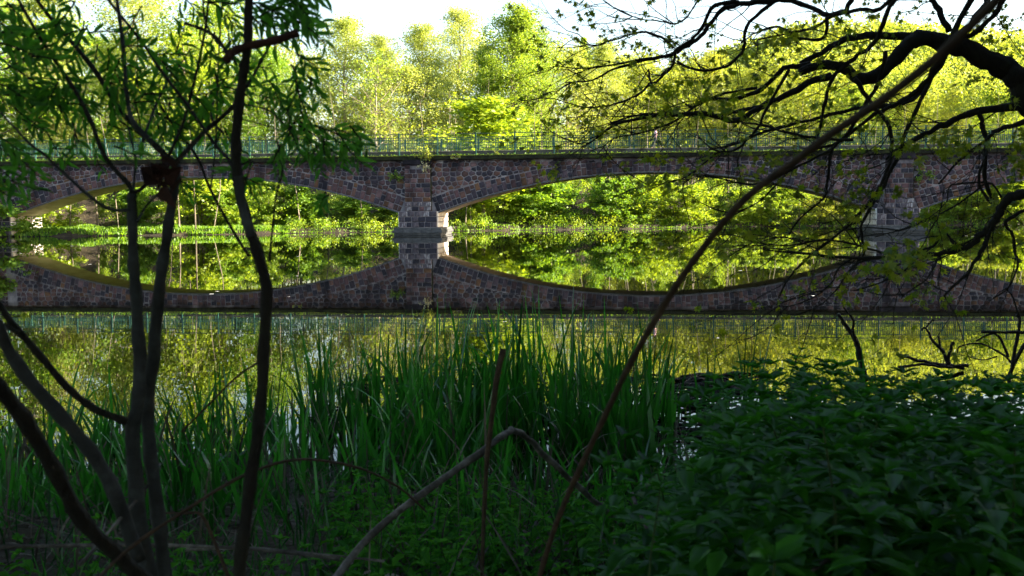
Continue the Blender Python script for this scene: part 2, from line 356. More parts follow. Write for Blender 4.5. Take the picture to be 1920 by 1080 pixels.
TREES = [
 ('broad3',-40,-60,97,'broadleaf_tree','fresh green tree at the very edge of the picture behind the railing end','tree',1.1,None),
 ('tall2',30,10,104,'birch_tree','pale thin-leaved tree second from the edge behind the railing end','tree',1,None),
 ('bare1',84,60,100,'bare_tree','sparse tree with two forked cream trunks beside the railing end','tree',.9,None),
 ('tall1',118,-30,99,'broadleaf_tree','tall tree with crooked sunlit cream trunk behind the railing end','tree',.9,'pale'),
 ('broad1',200,70,112,'broadleaf_tree','rounded yellow-green tree seen through the forked shrub stems','tree',1,None),
 ('tall2',262,-70,108,'birch_tree','very tall pale birch rising out of the picture behind the willow stems','tree',1.1,None),
 ('weep1',345,40,103,'weeping_tree','weeping tree with hanging bright yellow-green curtains, fuller of the two','tree',1.2,None),
 ('weep1',415,-20,106,'weeping_tree','taller weeping tree beside the dark upright stem, drooping lime shoots','tree',1.1,'spring'),
 ('broad3',498,95,104,'broadleaf_tree','vivid green rounded tree just past the dark upright stem','tree',.85,None),
 ('bare1',560,85,108,'bare_tree','thin brownish half-bare tree with sky showing through it','tree',.8,None),
 ('tall2',640,38,112,'birch_tree','airy pale tree with rounded top, first peak after the sky gap','tree',1.25,None),
 ('bare1',707,100,101,'bare_tree','dark-stemmed forked tree behind the railing before the pier','tree',1,'spring'),
 ('tall2',722,70,116,'birch_tree','slender pale tree with bluish feathery top before the pier','tree',.9,None),
 ('broad2',770,130,106,'broadleaf_tree','low wide-branched olive tree straight above the pier','tree',1.2,'pale'),
 ('tall1',812,52,110,'broadleaf_tree','pointed pale yellow tree just beyond the pier','tree',.95,'pale'),
 ('tall2',862,20,114,'birch_tree','tall feathery tree with double top beside the yellow one','tree',.9,None),
 ('slim1',905,185,97,'young_tree','low brilliant yellow-green young tree behind the railing','tree',2.0,None),
 ('tall3',918,95,107,'broadleaf_tree','mid-height lime tree between the feathery tree and the highest crown','tree',.9,'spring'),
 ('conifer1',985,6,118,'conifer_tree','dark-tipped conifer peeping out above the highest crown','conifer',1,None),
 ('tall3',962,22,108,'broadleaf_tree','highest dense bright green crown before the conifer','tree',1.15,'spring'),
 ('tall1',1022,62,110,'broadleaf_tree','light yellow-green tree right behind the highest crown, rounded tip','tree',.95,None),
 ('broad1',1062,95,116,'broadleaf_tree','yellow-green tree where the maple twigs begin','tree',1,'pale'),
 ('conifer1',1098,62,126,'conifer_tree','narrow conifer behind the outermost maple twigs','conifer',.9,'spring'),
 ('tall1',1135,85,118,'broadleaf_tree','pale tree behind the maple twigs before the walker','tree',.9,'pale'),
 ('broad1',1190,110,122,'broadleaf_tree','wide yellow tree behind the twigs above the walker','tree',1,'gold'),
 ('broad2',1262,120,124,'broadleaf_tree','straw-coloured rounded tree past the walker','tree',1,'gold'),
 ('tall1',1330,105,126,'broadleaf_tree','gold-green tree behind the middle of the maple','tree',1,'gold'),
 ('broad1',1420,135,124,'broadleaf_tree','low round golden tree behind the thick maple limbs','tree',1.1,'gold'),
 ('tall2',1512,150,128,'birch_tree','pale birch above the second pier approach','tree',1,'gold'),
 ('broad2',1600,165,124,'broadleaf_tree','low straw-yellow tree just before the second pier','tree',1.1,'spring'),
 ('broad1',1705,170,126,'broadleaf_tree','low tree directly above the second pier','tree',1.1,'gold'),
 ('tall2',1790,160,128,'birch_tree','sunlit pale tree seen under the arched maple limb','tree',1.1,'gold'),
 ('broad2',1880,170,124,'broadleaf_tree','yellow tree at the end of the view beneath the arched limb','tree',1.1,'spring'),
]
for k_, px, ty, Yd, nm, lb, ct, wd_, lf_ in TREES: tree(k_, px, ty, Yd, nm, lb, ct, G1, wd_, lf_)
G2 = 'young trees and bushes under the arches'
UNDER = [
 ('slim2',128,300,91.5,'young_tree','young tree with stout cream trunk beside the abutment',.7,None),
 ('slim1',186,330,93,'young_tree','thin-stemmed sapling with fresh leaves next to the stout cream trunk',.8,None),
 ('bush2',255,345,92,'bush','dark green bush under the arch behind the paired stems',1,None),
 ('bush1',385,325,91,'bush','big bright yellow-green bush overhanging the water under the first arch',1.5,None),
 ('bush1',430,352,90.5,'bush','lower layered lime bush touching the big bright one',1.2,'fresh'),
 ('bush3',500,335,93,'bush','olive bush beneath the crown of the first arch',1.1,None),
 ('bush2',560,350,94,'bush','rounded fresh green bush behind the faint blurred twig',1.2,None),
 ('slim1',604,318,96,'young_tree','leaning pale-trunked tree under the first arch',.8,'pale'),
 ('bush2',662,370,95,'bush','low ivy-green bush sloping to the water near the pier',1.5,None),
 ('bush2',720,385,95.5,'bush','lowest dark bush against the pier',1.4,'ivy'),
 ('slim1',878,330,98,'young_tree','young tree with straight sunlit trunk right of the first pier',.8,'spring'),
 ('slim2',918,318,99,'young_tree','slender tree with cream stem near the pier',.8,'lime'),
 ('bush3',890,372,97,'bush','small yellow bush at the waterline next to the pier',1.3,'lime'),
 ('slim2',948,300,101,'young_tree','twin-stemmed young tree under the rising arch',.9,'spring'),
 ('bush2',1010,330,100,'bush','large leafy green bush with layered boughs over the water',1.5,'fresh'),
 ('bush1',975,352,99.5,'bush','lime bush in front of the twin-stemmed young tree',1.2,None),
 ('slim1',1060,290,103,'young_tree','group stem with tall pale pole-like trunk',.7,'lime'),
 ('slim2',1075,285,104,'young_tree','second pole-like trunk standing close by',.7,'spring'),
 ('slim1',1118,300,104,'young_tree','dark-trunked young tree under the arch crown',.9,'fresh'),
 ('bush1',1155,335,101,'bush','airy lime bush beneath the arch crown',1.3,'fresh'),
 ('bush3',1210,330,103,'bush','yellowish bush beneath the walker',1.4,'lime'),
 ('slim2',1245,295,106,'young_tree','tall young tree beneath the walker',.9,'spring'),
 ('bush1',1295,345,104,'bush','bright bush behind the lowest maple twigs',1.5,None),
 ('slim1',1345,300,108,'young_tree','thin-leaved young tree past the bright bush',.9,'spring'),
 ('bush3',1390,350,107,'bush','straw-green bush towards the second pier',1.5,None),
 ('bush1',1455,345,109,'bush','rounded lime bush in the last third of the big arch',1.6,'spring'),
 ('slim2',1500,320,111,'young_tree','young tree with thin white stem before the second pier',.9,'pale'),
 ('bush3',1545,365,109,'bush','low gold bush beside the second pier',1.6,'gold'),
 ('bush3',1600,375,109,'bush','gold bush half hidden by the second pier',1.4,'spring'),
 ('slim1',1712,310,109,'young_tree','sapling with crooked white stem beyond the second pier',.7,'spring'),
 ('bush1',1770,345,110,'bush','bright bush under the third arch',1.8,'spring'),
 ('bush3',1840,340,110,'bush','yellow-lime bush under the third arch, larger one',1.8,'gold'),
 ('bush1',1905,335,109,'bush','bush at the end of the view under the third arch',1.6,None),
 ('bush2',-20,330,84,'bush','leafy green bush in front of the wall end',1.5,None),
 ('bush2',40,318,90,'bush','bush showing over the wall at the railing end',1.3,'lime'),
]
for k_, px, ty, Yd, nm, lb, wd_, lf_ in UNDER: tree(k_, px, ty, Yd, nm, lb, 'bush' if nm == 'bush' else 'tree', G2, wd_, lf_)

# woodland mass behind the single trees, undergrowth on the slope, hill forest
def mass(name, label, n, xr, yr, hr, rr, per, size, mats, seedz=.2):
    x = rng.uniform(*xr, n); y = rng.uniform(*yr, n); g = height(x, y); hh = rng.uniform(*hr, n)
    rad = rng.uniform(*rr, n); c = np.stack([x, y, g+hh], 1); r = np.stack([rad, rad, rad*.8], 1)
    V, F, rn = blobs(c, r, per, size)
    k = F[:, 0]//4 // per; rn = np.clip(rn*.5 + rng.random(n)[k]*.5, 0, 1)
    return tag(link(name, npmesh(name, V, F, mats, rnd=rn)), label, kind='stuff')
mass('woodland', 'hazy yellow-green woodland filling in behind the single trees', 1800, (-115, 130), (118, 160), (0, 17), (1.6, 3.2), 130, .34, LM['hill'])
mass('back_wood', 'leafy wood closing the view behind the wall end', 160, (-110, -42), (98, 122), (0, 12), (1.2, 2.6), 130, .32, LM['spring'])
x = rng.uniform(-80, 85, 1500); sh = np.interp(x, SX, SY); y = sh + .25 + 16*rng.random(1500)**1.4
keep = (rng.random(1500) < np.where(x < -20, .32, .9)) & ~((x < -22) & (y < sh+8)); x = x[keep]; y = y[keep]
g = height(x, y); r0 = rng.uniform(.35, 1.0, len(x)); c = np.stack([x, y, np.maximum(g, .1)+r0*.6], 1)
V, F, rn = blobs(c, np.stack([r0*1.2, r0*1.2, r0*.9], 1), 95, .135); cl = rng.random(len(x))[F[:, 0]//4//95]
me = npmesh('undergrowth', V, F, [LM['ivy'], LM['lime'], LM['spring'], LM['fresh']], rnd=rn, midx=(cl*3.99).astype(int))
tag(link('undergrowth', me), 'ivy, brambles and low leafy growth covering the far bank', kind='stuff')
n = 2600; x = rng.uniform(0, 190, n); y = rng.uniform(135, 330, n); g = height(x, y); keep = g > 6.5; x = x[keep]; y = y[keep]; g = g[keep]; n = len(x)
rad = rng.uniform(2.0, 3.6, n); hh = rng.uniform(5, 11, n)
V, F, rn = blobs(np.stack([x, y, g+hh*.6], 1), np.stack([rad, rad, rad*1.5], 1), 120, .85, flat=.3); cl = rng.random(n)[F[:, 0]//4//120]
me = npmesh('hill_forest', V, F, LM['hill'], rnd=np.clip(rn*.4+cl*.6, 0, 1)); tag(link('hill_forest', me), 'sunlit spring forest covering the hillside', kind='stuff')
# bare stems among the hill and woodland
mb = MB()
for i in range(380):
    a = random.uniform(-70, 110); b_ = random.uniform(104, 135) if i % 3 else float(np.interp(a, SX, SY))+random.uniform(1, 9); g = gz(a, b_); hh = random.uniform(6, 13)
    l = random.gauss(0, 1.1); mb.tube([(a, b_, g-.3), (a+l*.3+random.gauss(0, .15), b_, g+hh*.4), (a+l*.7, b_, g+hh*.75), (a+l, b_, g+hh)], [random.uniform(.03, .11), .05, .03, .012], 4, cap=False)
tag(mb.build('thin_stems', M['barkmid']), 'thin pale stems standing through the far undergrowth', kind='stuff')
# grass on the spit
n = 26000; x = rng.uniform(-62, -20, n); sh = np.interp(x, SX, SY); y = sh + .1 + rng.random(n)*8; z = np.maximum(height(x, y), .02)
p = np.stack([x, y, z], 1); al = unit(np.stack([rng.normal(0, .35, n), rng.normal(0, .35, n), np.ones(n)], 1))
V, F, rn = scatter(LEAF_Q, p+al*.13, al, rdir(n), rng.uniform(.2, .5, n), .35)
tag(link('grass', npmesh('grass', V, F, LM['grass'], rnd=rn)), 'bright long grass on the spit by the abutment', kind='stuff')
n = 4200; x = rng.uniform(-22, 75, n); sh = np.interp(x, SX, SY); y = sh - .2 + rng.random(n)*1.5; z = np.maximum(height(x, y), .02)
p = np.stack([x, y, z], 1); al = unit(np.stack([rng.normal(0, .5, n), rng.normal(0, .5, n), np.ones(n)], 1))
V, F, rn = scatter(LEAF_Q, p+al*.1, al, rdir(n), rng.uniform(.12, .3, n), .5)
tag(link('shore_grass', npmesh('shore_grass', V, F, LM['grass'], rnd=rn)), 'thin fringe of grass and weeds along the far waterline', kind='stuff')

# ---------------------------------------------------------------- bridge
TH = math.atan(.12)
BO = P(786.5, 440, 1.0); u_ = (786.5-960)/FPX; BZ = 78/(1+u_*.12); BO = Vector((u_*BZ, BZ, 0))
bridge = tag(empty('bridge', BO, -TH), 'long low bridge of reddish-purple stone with flat arches and green railings', 'bridge')
SPR = 1.71; PW = 1.54; ZT = 5.9; DEP = 3.9
ARCH = [(-34.34, -1.54), (1.54, 34.84), (37.92, 71.2)]
PIERS = [0.0, 36.38]
def arc(a):
    t0, t1 = a; h = (t1-t0)/2; ri = 3.0; Rr = (h*h+ri*ri)/(2*ri); return (t0+t1)/2, SPR+ri-Rr, Rr, math.asin(h/Rr)
def soff(t):
    for a in ARCH:
        if a[0] <= t <= a[1]: tc_, zc, Rr, _ = arc(a); return zc+math.sqrt(max(0, Rr*Rr-(t-tc_)**2))
    return None
def thick(s): return 1.0+.38*s*s                                    # ring depth, s = -1..1 along the arch
# spandrel backing wall, front and back faces with the openings, and the vault lining
ts = sorted(set([round(-62+.5*i, 3) for i in range(int(140/.5))] + [v for a in ARCH for v in a]))
wall = MB(); vaults = [MB() for _ in ARCH]
for a_, b_ in zip(ts[:-1], ts[1:]):
    mid = soff((a_+b_)/2)
    if mid is None: za = zb = -1.2 
    else:
        za = soff(a_+1e-6) or SPR; zb = soff(b_-1e-6) or SPR
    wall.poly([(a_,.0,za),(b_,.0,zb),(b_,.0,ZT),(a_,.0,ZT)], [(0,1,2,3)])
    wall.poly([(a_,DEP,za),(b_,DEP,zb),(b_,DEP,ZT),(a_,DEP,ZT)], [(3,2,1,0)])
    if mid is not None: vaults[[i for i, q in enumerate(ARCH) if q[0] < (a_+b_)/2 < q[1]][0]].poly([(a_,-.05,za),(b_,-.05,zb),(b_,DEP+.02,zb),(a_,DEP+.02,za),(a_,-.05,za+.09),(b_,-.05,zb+.09)], [(0,3,2,1)]); vaults[[i for i, q in enumerate(ARCH) if q[0] < (a_+b_)/2 < q[1]][0]].poly([(a_,-.05,za),(b_,-.05,zb),(b_,-.05,zb+.09),(a_,-.05,za+.09)], [(0,1,2,3)], 1)
wall.poly([(-62,0,ZT),(78,0,ZT),(78,DEP,ZT),(-62,DEP,ZT)], [(0,1,2,3)])
for a in ARCH:
    for t, s in ((a[0], 1), (a[1], -1)):
        f = [(t,0,-1.2),(t,DEP,-1.2),(t,DEP,SPR),(t,0,SPR)]; wall.poly(f, [(0,1,2,3) if s > 0 else (3,2,1,0)])
wall_o = wall.build('spandrel_wall', M['mortar'], bridge); [v.build('arch_vault', [M['soffit'], M['plinth']], bridge, smooth=True) for v in vaults]

class StoneSet:
    def __init__(s): s.items = []
    def add(s, poly, mi, proud=.06, inset=.022, plane=0.0, side=None):
        s.items.append((poly, mi, proud, inset, plane, side))
STN = [0]
def stone_geo(poly, proud, inset, center):
    """front of a stone in the wall plane: poly [(t,z)], returns verts rel. to centre and faces"""
    cx, cz = center; n = len(poly); V = []; 
    r = max(.05, min(math.hypot(x-cx, z-cz) for x, z in poly)); k = max(.5, 1-inset*(2.1 if len(poly) == 4 else 1.6)/r); k2 = max(.35, k-.045/r)
    V += [((x-cx)*k, .03, (z-cz)*k) for x, z in poly]
    V += [((x-cx)*k, -proud*.45*random.uniform(.7, 1.2), (z-cz)*k) for x, z in poly]
    V += [((x-cx)*k2, -proud*random.uniform(.75, 1.2), (z-cz)*k2) for x, z in poly]
    V.append((random.uniform(-.05, .05)*r, -proud*random.uniform(1.0, 1.45), random.uniform(-.05, .05)*r))
    F = []
    for i in range(n):
        j = (i+1) % n
        F += [(i, j, n+j, n+i), (n+i, n+j, 2*n+j, 2*n+i), (2*n+i, 2*n+j, 3*n)]
    return V, F
def place(poly, proud, inset, plane, side, V, F):
    pass
def emit(items, name, rest_name, parent, limit, mats=None):
    mats = mats or SM
    def area(p): return abs(sum(p[i][0]*p[(i+1) % len(p)][1]-p[(i+1) % len(p)][0]*p[i][1] for i in range(len(p))))/2
    def seen(it):
        t = sum(q[0] for q in it[0])/len(it[0]) if it[5] is None else it[5][0]
        return area(it[0]) * (1 if -36 < t < 47 else .01)
    items = sorted(items, key=lambda it: -seen(it)); rest = MB()
    for idx, (poly, mi, proud, inset, plane, side) in enumerate(items):
        a = sum(poly[i][0]*poly[(i+1) % len(poly)][1]-poly[(i+1) % len(poly)][0]*poly[i][1] for i in range(len(poly)))
        if a < 0: poly = poly[::-1]
        n = len(poly); cx = sum(p[0] for p in poly)/n; cz = sum(p[1] for p in poly)/n
        V, F = stone_geo(poly, proud, inset, (cx, cz))
        if side is None: loc = (cx, plane, cz)
        else:                                                        # on a pier side: poly runs along w, faces +-t
            tt, sg = side; V = [(-v[1]*sg, v[0]*sg*1.0, v[2]) for v in V]; loc = (tt, cx, cz)
        if idx < limit:
            me = npmesh(name, V, F, mats[mi % len(mats)]); link(name, me, parent, loc)
        else: rest.poly([(v[0]+loc[0], v[1]+loc[1], v[2]+loc[2]) for v in V], F, mi % len(mats))
    if rest.V: tag(rest.build(rest_name, mats, parent), kind='stuff')

# voussoirs
vs = []
def pick():                                                         # runs of similar stone, as quarried
    return random.choices(range(8), [5, 5, 4, 3, 2, 4, 1.5, 3])[0]
for ai, a in enumerate(ARCH):
    tc_, zc, Rr, ph = arc(a); f = -ph; L_ = ph*Rr*2; nphi = int(L_/.385)
    edges = [-ph]
    while edges[-1] < ph-.25/Rr: edges.append(min(ph, edges[-1]+random.uniform(.30, .48)/Rr))
    edges[-1] = ph
    for k, (p0, p1) in enumerate(zip(edges[:-1], edges[1:])):
        pm = (p0+p1)/2; T = thick(pm/ph)
        def pt(p, r): return (tc_+(Rr+r)*math.sin(p), zc+(Rr+r)*math.cos(p))
        rr = [.1]; 
        if T > 1.28 and random.random() < .5: rr += [.1+T*.33*random.uniform(.8, 1.2), .1+T*.68]
        else: rr += [.1+T*(random.uniform(.36, .46) if k % 2 else random.uniform(.54, .64))]
        rr.append(min(T*random.uniform(.97, 1.03), 1e9))
        for r0, r1 in zip(rr[:-1], rr[1:]):
            q = [pt(p0, r0), pt(p1, r0), pt(p1, r1), pt(p0, r1)]
            q = [(x, min(z, ZT-.06)) for x, z in q]
            if k == 0 or p1 == ph or abs(pm) > ph*.97: q = [(min(max(x, a[0]-.5), a[1]+.5), z) for x, z in q]
            q = [(x+random.uniform(-.012, .012), z+random.uniform(-.012, .012)) for x, z in q]
            vs.append((q, pick(), .05, .02, 0.0, None))
emit(vs, 'voussoir', 'voussoir_courses', bridge, 292)
# spandrel rubble: clipped cells
def clip(poly, nx_, nz_, c):
    out_ = []
    for i in range(len(poly)):
        p, q = poly[i], poly[(i+1) % len(poly)]; dp = nx_*p[0]+nz_*p[1]-c; dq = nx_*q[0]+nz_*q[1]-c
        if dp <= 0: out_.append(p)
        if (dp < 0 < dq) or (dq < 0 < dp): s_ = dp/(dp-dq); out_.append((p[0]+(q[0]-p[0])*s_, p[1]+(q[1]-p[1])*s_))
    return out_
def ring_line(a, t):
    tc_, zc, Rr, ph = arc(a); s_ = max(-1, min(1, (t-tc_)/((a[1]-a[0])/2))); p = math.asin(max(-1, min(1, (t-tc_)/(Rr+1.2)))); r = Rr+thick(s_)
    return tc_, zc, r, p
rub = []
regions = [(-46, -35.1, None), (-34.3, -20, ARCH[0]), (-14, -1.04, ARCH[0]), (1.04, 14, ARCH[1]), (22.5, 35.26, ARCH[1]), (37.5, 50, ARCH[2])]
for (ra, rb, a) in regions:
    sites = []; row = 0; z = .4
    while z < 6.1:
        t = ra-.5+random.uniform(0, .3)
        while t < rb+.5:
            sites.append((t+random.uniform(-.07, .07), z+random.uniform(-.07, .07))); t += random.uniform(.36, .66)
        z += random.uniform(.31, .37); row += 1
    for (t, z) in sites:
        if not (ra < t < rb and z < ZT-.03): continue
        if a:
            tc_, zc, r, p = ring_line(a, t)
            if math.hypot(t-tc_, z-zc) < r-.13: continue
        poly = [(t-.6, z-.5), (t+.6, z-.5), (t+.6, z+.5), (t-.6, z+.5)]
        for (t2, z2) in sites:
            dx, dz = t2-t, z2-z
            if 0 < dx*dx+dz*dz < 1.3: poly = clip(poly, dx, dz*1.3, dx*(t+t2)/2+dz*1.3*(z+z2)/2)
            if len(poly) < 3: break
        if len(poly) < 3: continue
        poly = clip(poly, 0, 1, ZT-.05); poly = clip(poly, -1, 0, -ra); poly = clip(poly, 1, 0, rb)
        if a and len(poly) >= 3:
            dx, dz = (t-tc_), (z-zc); dd = math.hypot(dx, dz); dx /= dd; dz /= dd
            poly = clip(poly, -dx, -dz, -(dx*(tc_+dx*(r+.02))+dz*(zc+dz*(r+.02))))
        if len(poly) < 3: continue
        ar = abs(sum(poly[i][0]*poly[(i+1) % len(poly)][1]-poly[(i+1) % len(poly)][0]*poly[i][1] for i in range(len(poly))))/2
        if ar < .02: continue
        rub.append((poly, pick(), .055, .024, 0.0, None))
emit(rub, 'rubble_stone', 'rubble_courses', bridge, 296)
# piers: pilaster, lower block, plinth
def courses(t0, t1, z0, z1, hh, plane, wmin=.34, wmax=.8, mi=None, side=None, proud=.05):
    z = z0; out_ = []; k = 0; nr = max(1, round((z1-z0)/hh)); hh = (z1-z0)/nr
    for k in range(nr):
        t = t0; 
        while t < t1-.05:
            wd_ = random.uniform(wmin, wmax)
            if t1-(t+wd_) < wmin*.7: wd_ = t1-t
            out_.append(([(t, z), (t+wd_, z), (t+wd_, z+hh), (t, z+hh)], pick() if mi is None else random.choice(mi), proud, .02, plane, side)); t += wd_
        z += hh
    return out_
PM = SM + [M['lime'], M['plinth'], M['pale_stone']]
for pc in PIERS:
    pier = MB(); pier.box((pc-1.02,-.30,1.9),(pc+1.02,.02,5.62)); pier.box((pc-PW+.03,-.36,.55),(pc+PW-.03,DEP+.3,1.88)) 
    pier.box((pc+1.00,-.292,1.9),(pc+1.075,-.002,5.6), 1)  # added dark strip, painting shade over the sunlit side of the pilaster
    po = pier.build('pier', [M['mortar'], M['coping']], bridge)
    st = courses(pc-1.04, pc+1.04, 2.62, 5.2, .37, -.30)
    st += courses(pc-1.04, pc-.55, 5.2, 5.55, .35, -.30)
    st += courses(pc-1.10, pc+1.10, 1.9, 2.62, .36, -.31, mi=[8, 8, 0, 5])
    st += courses(pc-PW, pc+PW, .62, 1.88, .42, -.36, .4, .8, mi=[8, 8, 8, 5])
    st += courses(-.30, DEP+.28, .62, 1.88, .42, 0, .4, .8, mi=[10], side=(pc+PW, 1))
    st += courses(-.30, DEP+.28, .62, 1.88, .42, 0, .4, .8, mi=[10], side=(pc-PW, -1))
    emit(st, 'pier_block', 'pier_blocks_small', po, 290, PM)
    c = MB(); c.box((pc-1.12,-.42,5.56),(pc+1.12,.0,5.9)); c.box((pc-1.0,-.34,5.45),(pc+1.0,-.2,5.56)); c.build('pier_cap', SM[1], po)
    for (e, z0, z1, nm) in ((.0, -1.2, .04, 'plinth_step'), (.05, .05, .19, 'plinth_step'), (.14, .20, .40, 'plinth_slab'), (.06, .40, .60, 'plinth_slab')):
        c = MB(); ww = PW+.30+e; ns = 5
        for k in range(ns):
            a0 = pc-ww+2*ww*k/ns+.008; a1 = pc-ww+2*ww*(k+1)/ns-.008; c.box((a0, -.60-e, z0), (a1, DEP+.4+e, z1-.01*(k % 2)))
        c.build(nm, M['plinth'], po)
# abutment facing under the first arch
ab = MB(); ab.box((-36.2,-.33,-.5),(-34.40,DEP+.3,1.70)); abo = ab.build('abutment', M['mortar'], bridge)
st = courses(-.30, DEP+.25, .1, 1.66, .39, 0, .45, .9, mi=[10], side=(-34.38, 1)) + courses(-36.2, -34.4, .1, 1.66, .39, -.33, .4, .8, mi=[5, 8, 1])
emit(st, 'abutment_block', 'abutment_blocks_small', abo, 290, PM)
ab = MB(); ab.box((70.9,-.3,-.5),(73,DEP+.3,1.7)); ab.build('abutment', M['mortar'], bridge)
# coping, deck, kerbs
def strip(name, w0, w1, z0, z1, m_, jit=.012, st_=.35, ta=-62, tb=78):
    n_ = int((tb-ta)/st_); V = []; F = []
    for k in range(n_+1):
        t = ta+k*st_; j = lambda: random.uniform(-jit, jit)
        V += [(t, w0+j(), z0+j()), (t, w0+j(), z1-.03+j()), (t, w0+.05+j(), z1+j()), (t, w1-.05, z1+j()), (t, w1+j(), z1-.03), (t, w1, z0)]
    for k in range(n_):
        for q in range(5): a = k*6+q; F.append((a, a+6, a+7, a+1))
        F.append((k*6+5, k*6+11, k*6+6, k*6))
    return link(name, npmesh(name, V, [f[::-1] for f in F], m_), bridge)
strip('coping', -.30, .22, 5.90, 6.20, M['coping'])
strip('coping', DEP-.22, DEP+.30, 5.90, 6.20, M['coping'])
strip('moss_cushion', -.31, .16, 6.19, 6.245, M['moss'], jit=.02, st_=.12)
strip('deck', .20, DEP-.20, 5.92, 6.60, M['deck'], jit=.01)
def railing(wv, z0, top, off, posts_low):
    rails = MB(); b0 = -36.2 if wv < 1 else -36; b1 = 76; sp = 3.06
    for z, h_, d_ in ((top, .022, .022), (top-.27, .022, .022), (6.78, .022, .022)):
        rails.box((b0, wv-d_, z-h_), (b1, wv+d_, z+h_))
    ro = rails.build('railing', M['rail'], bridge)
    t = b0 + off; bal = MB()
    pm_ = MB(); pm_.box((-.05, -.05, posts_low), (.05, .05, top+.06)); pm_.box((-.07, -.07, posts_low-.0), (.07, .07, posts_low+.03)); pm_.box((-.06,-.06,top+.06),(.06,.06,top+.09))
    pme = npmesh('post', pm_.V, pm_.F, M['rail'])
    im = MB(); im.box((-.035, -.035, 6.6), (.035, .035, top-.25)); ime = npmesh('intermediate_post', im.V, im.F, M['rail'])
    while t < b1:
        link('post', pme, ro, (t, wv, 0)); link('intermediate_post', ime, ro, (t+sp*.5, wv, 0))
        for k in range(1, 22):
            tb = t+sp*k/22
            if k == 11: continue
            bal.box((tb-.016, wv-.012, 6.79), (tb+.016, wv+.012, top-.26))
        t += sp
    tag(bal.build('baluster', M['rail'], ro), kind='stuff')
# near posts hit px 751 -> t=-1.5
railing(-.02, 6.2, 7.90, (-1.5+36.2) % 3.06, 6.22)
railing(DEP-.1, 6.6, 7.72, (1.2+36.0) % 3.06, 6.3)

# ---------------------------------------------------------------- walker on the deck
def skin_body(name, nodes, edges, mat_, parent, root=0, sub=2):
    me = bpy.data.meshes.new(name); me.from_pydata([n_[:3] for n_ in nodes], edges, []); o = link(name, me, parent)
    mo = o.modifiers.new('skin', 'SKIN'); mo.use_smooth_shade = True
    for i, n_ in enumerate(nodes): me.skin_vertices[0].data[i].radius = (n_[3], n_[4] if len(n_) > 4 else n_[3])
    me.skin_vertices[0].data[root].use_root = True
    o.modifiers.new('sub', 'SUBSURF').levels = sub; o.modifiers['sub'].render_levels = sub
    me.materials.append(mat_); return o
wt = 18.55
wk = tag(empty('person', bridge.matrix_basis @ Vector((0,0,0)) if False else (0,0,0)), 'person in pale pink top and black leggings striding across the bridge', 'person')
bm_ = Matrix.Translation(BO) @ Matrix.Rotation(-TH, 4, 'Z')
wk.matrix_world = bm_ @ Matrix.Translation((wt, 2.2, 6.60))
# walks towards -t (x negative); skin first as one continuous body
body = [(0,0,.92,.11,.14),(0,0,1.08,.10,.13),(.0,0,1.26,.12,.15),(-.01,0,1.40,.08,.13),(-.02,0,1.47,.05),(-.03,0,1.56,.075),(-.035,0,1.64,.075),
        (0,-.09,.86,.09),(-.17,-.09,.50,.06),(-.30,-.09,.10,.04),(-.42,-.09,.05,.035),
        (0,.09,.86,.09),(.16,.09,.50,.06),(.42,.09,.20,.042),(.37,.09,.08,.035),
        (0,-.18,1.37,.05),(.12,-.22,1.12,.04),(-.02,-.21,.92,.03),(-.08,-.20,.88,.025),
        (0,.18,1.37,.05),(-.06,.23,1.10,.04),(-.24,.20,.98,.03),(-.31,.19,.99,.025)]
bo = skin_body('body', body, [(0,1),(1,2),(2,3),(3,4),(4,5),(5,6),(0,7),(7,8),(8,9),(9,10),(0,11),(11,12),(12,13),(13,14),(3,15),(15,16),(16,17),(17,18),(3,19),(19,20),(20,21),(21,22)], M['skin'], wk)
skin_body('leggings', [(0,0,.97,.125,.155),(0,0,.90,.125,.15),(0,-.09,.84,.10),(-.17,-.09,.50,.07),(-.28,-.09,.14,.05),(0,.09,.84,.10),(.16,.09,.50,.07),(.39,.09,.23,.05)],
          [(0,1),(1,2),(2,3),(3,4),(1,5),(5,6),(6,7)], M['black'], wk, root=1)
skin_body('top', [(0,0,.95,.13,.165),(0,0,1.10,.115,.15),(0,0,1.28,.14,.17),(0,0,1.40,.085,.14),(0,-.19,1.37,.065),(.09,-.215,1.19,.055),(0,.19,1.37,.065),(-.045,.22,1.17,.055)],
          [(0,1),(1,2),(2,3),(3,4),(4,5),(3,6),(6,7)], M['pink'], wk, root=1)
skin_body('hair', [(-.01,0,1.62,.085),(.0,0,1.69,.08),(.05,0,1.60,.06),(.09,0,1.50,.035),(.11,0,1.40,.02)], [(0,1),(0,2),(2,3),(3,4)], M['hair'], wk)
for a_, b_ in (((-.28,-.09,.06), (-.44,-.09,.035)), ((.41,.09,.16), (.36,.09,.03))):
    skin_body('shoe', [(*a_, .05), (*b_, .04)], [(0, 1)], M['white'], wk)

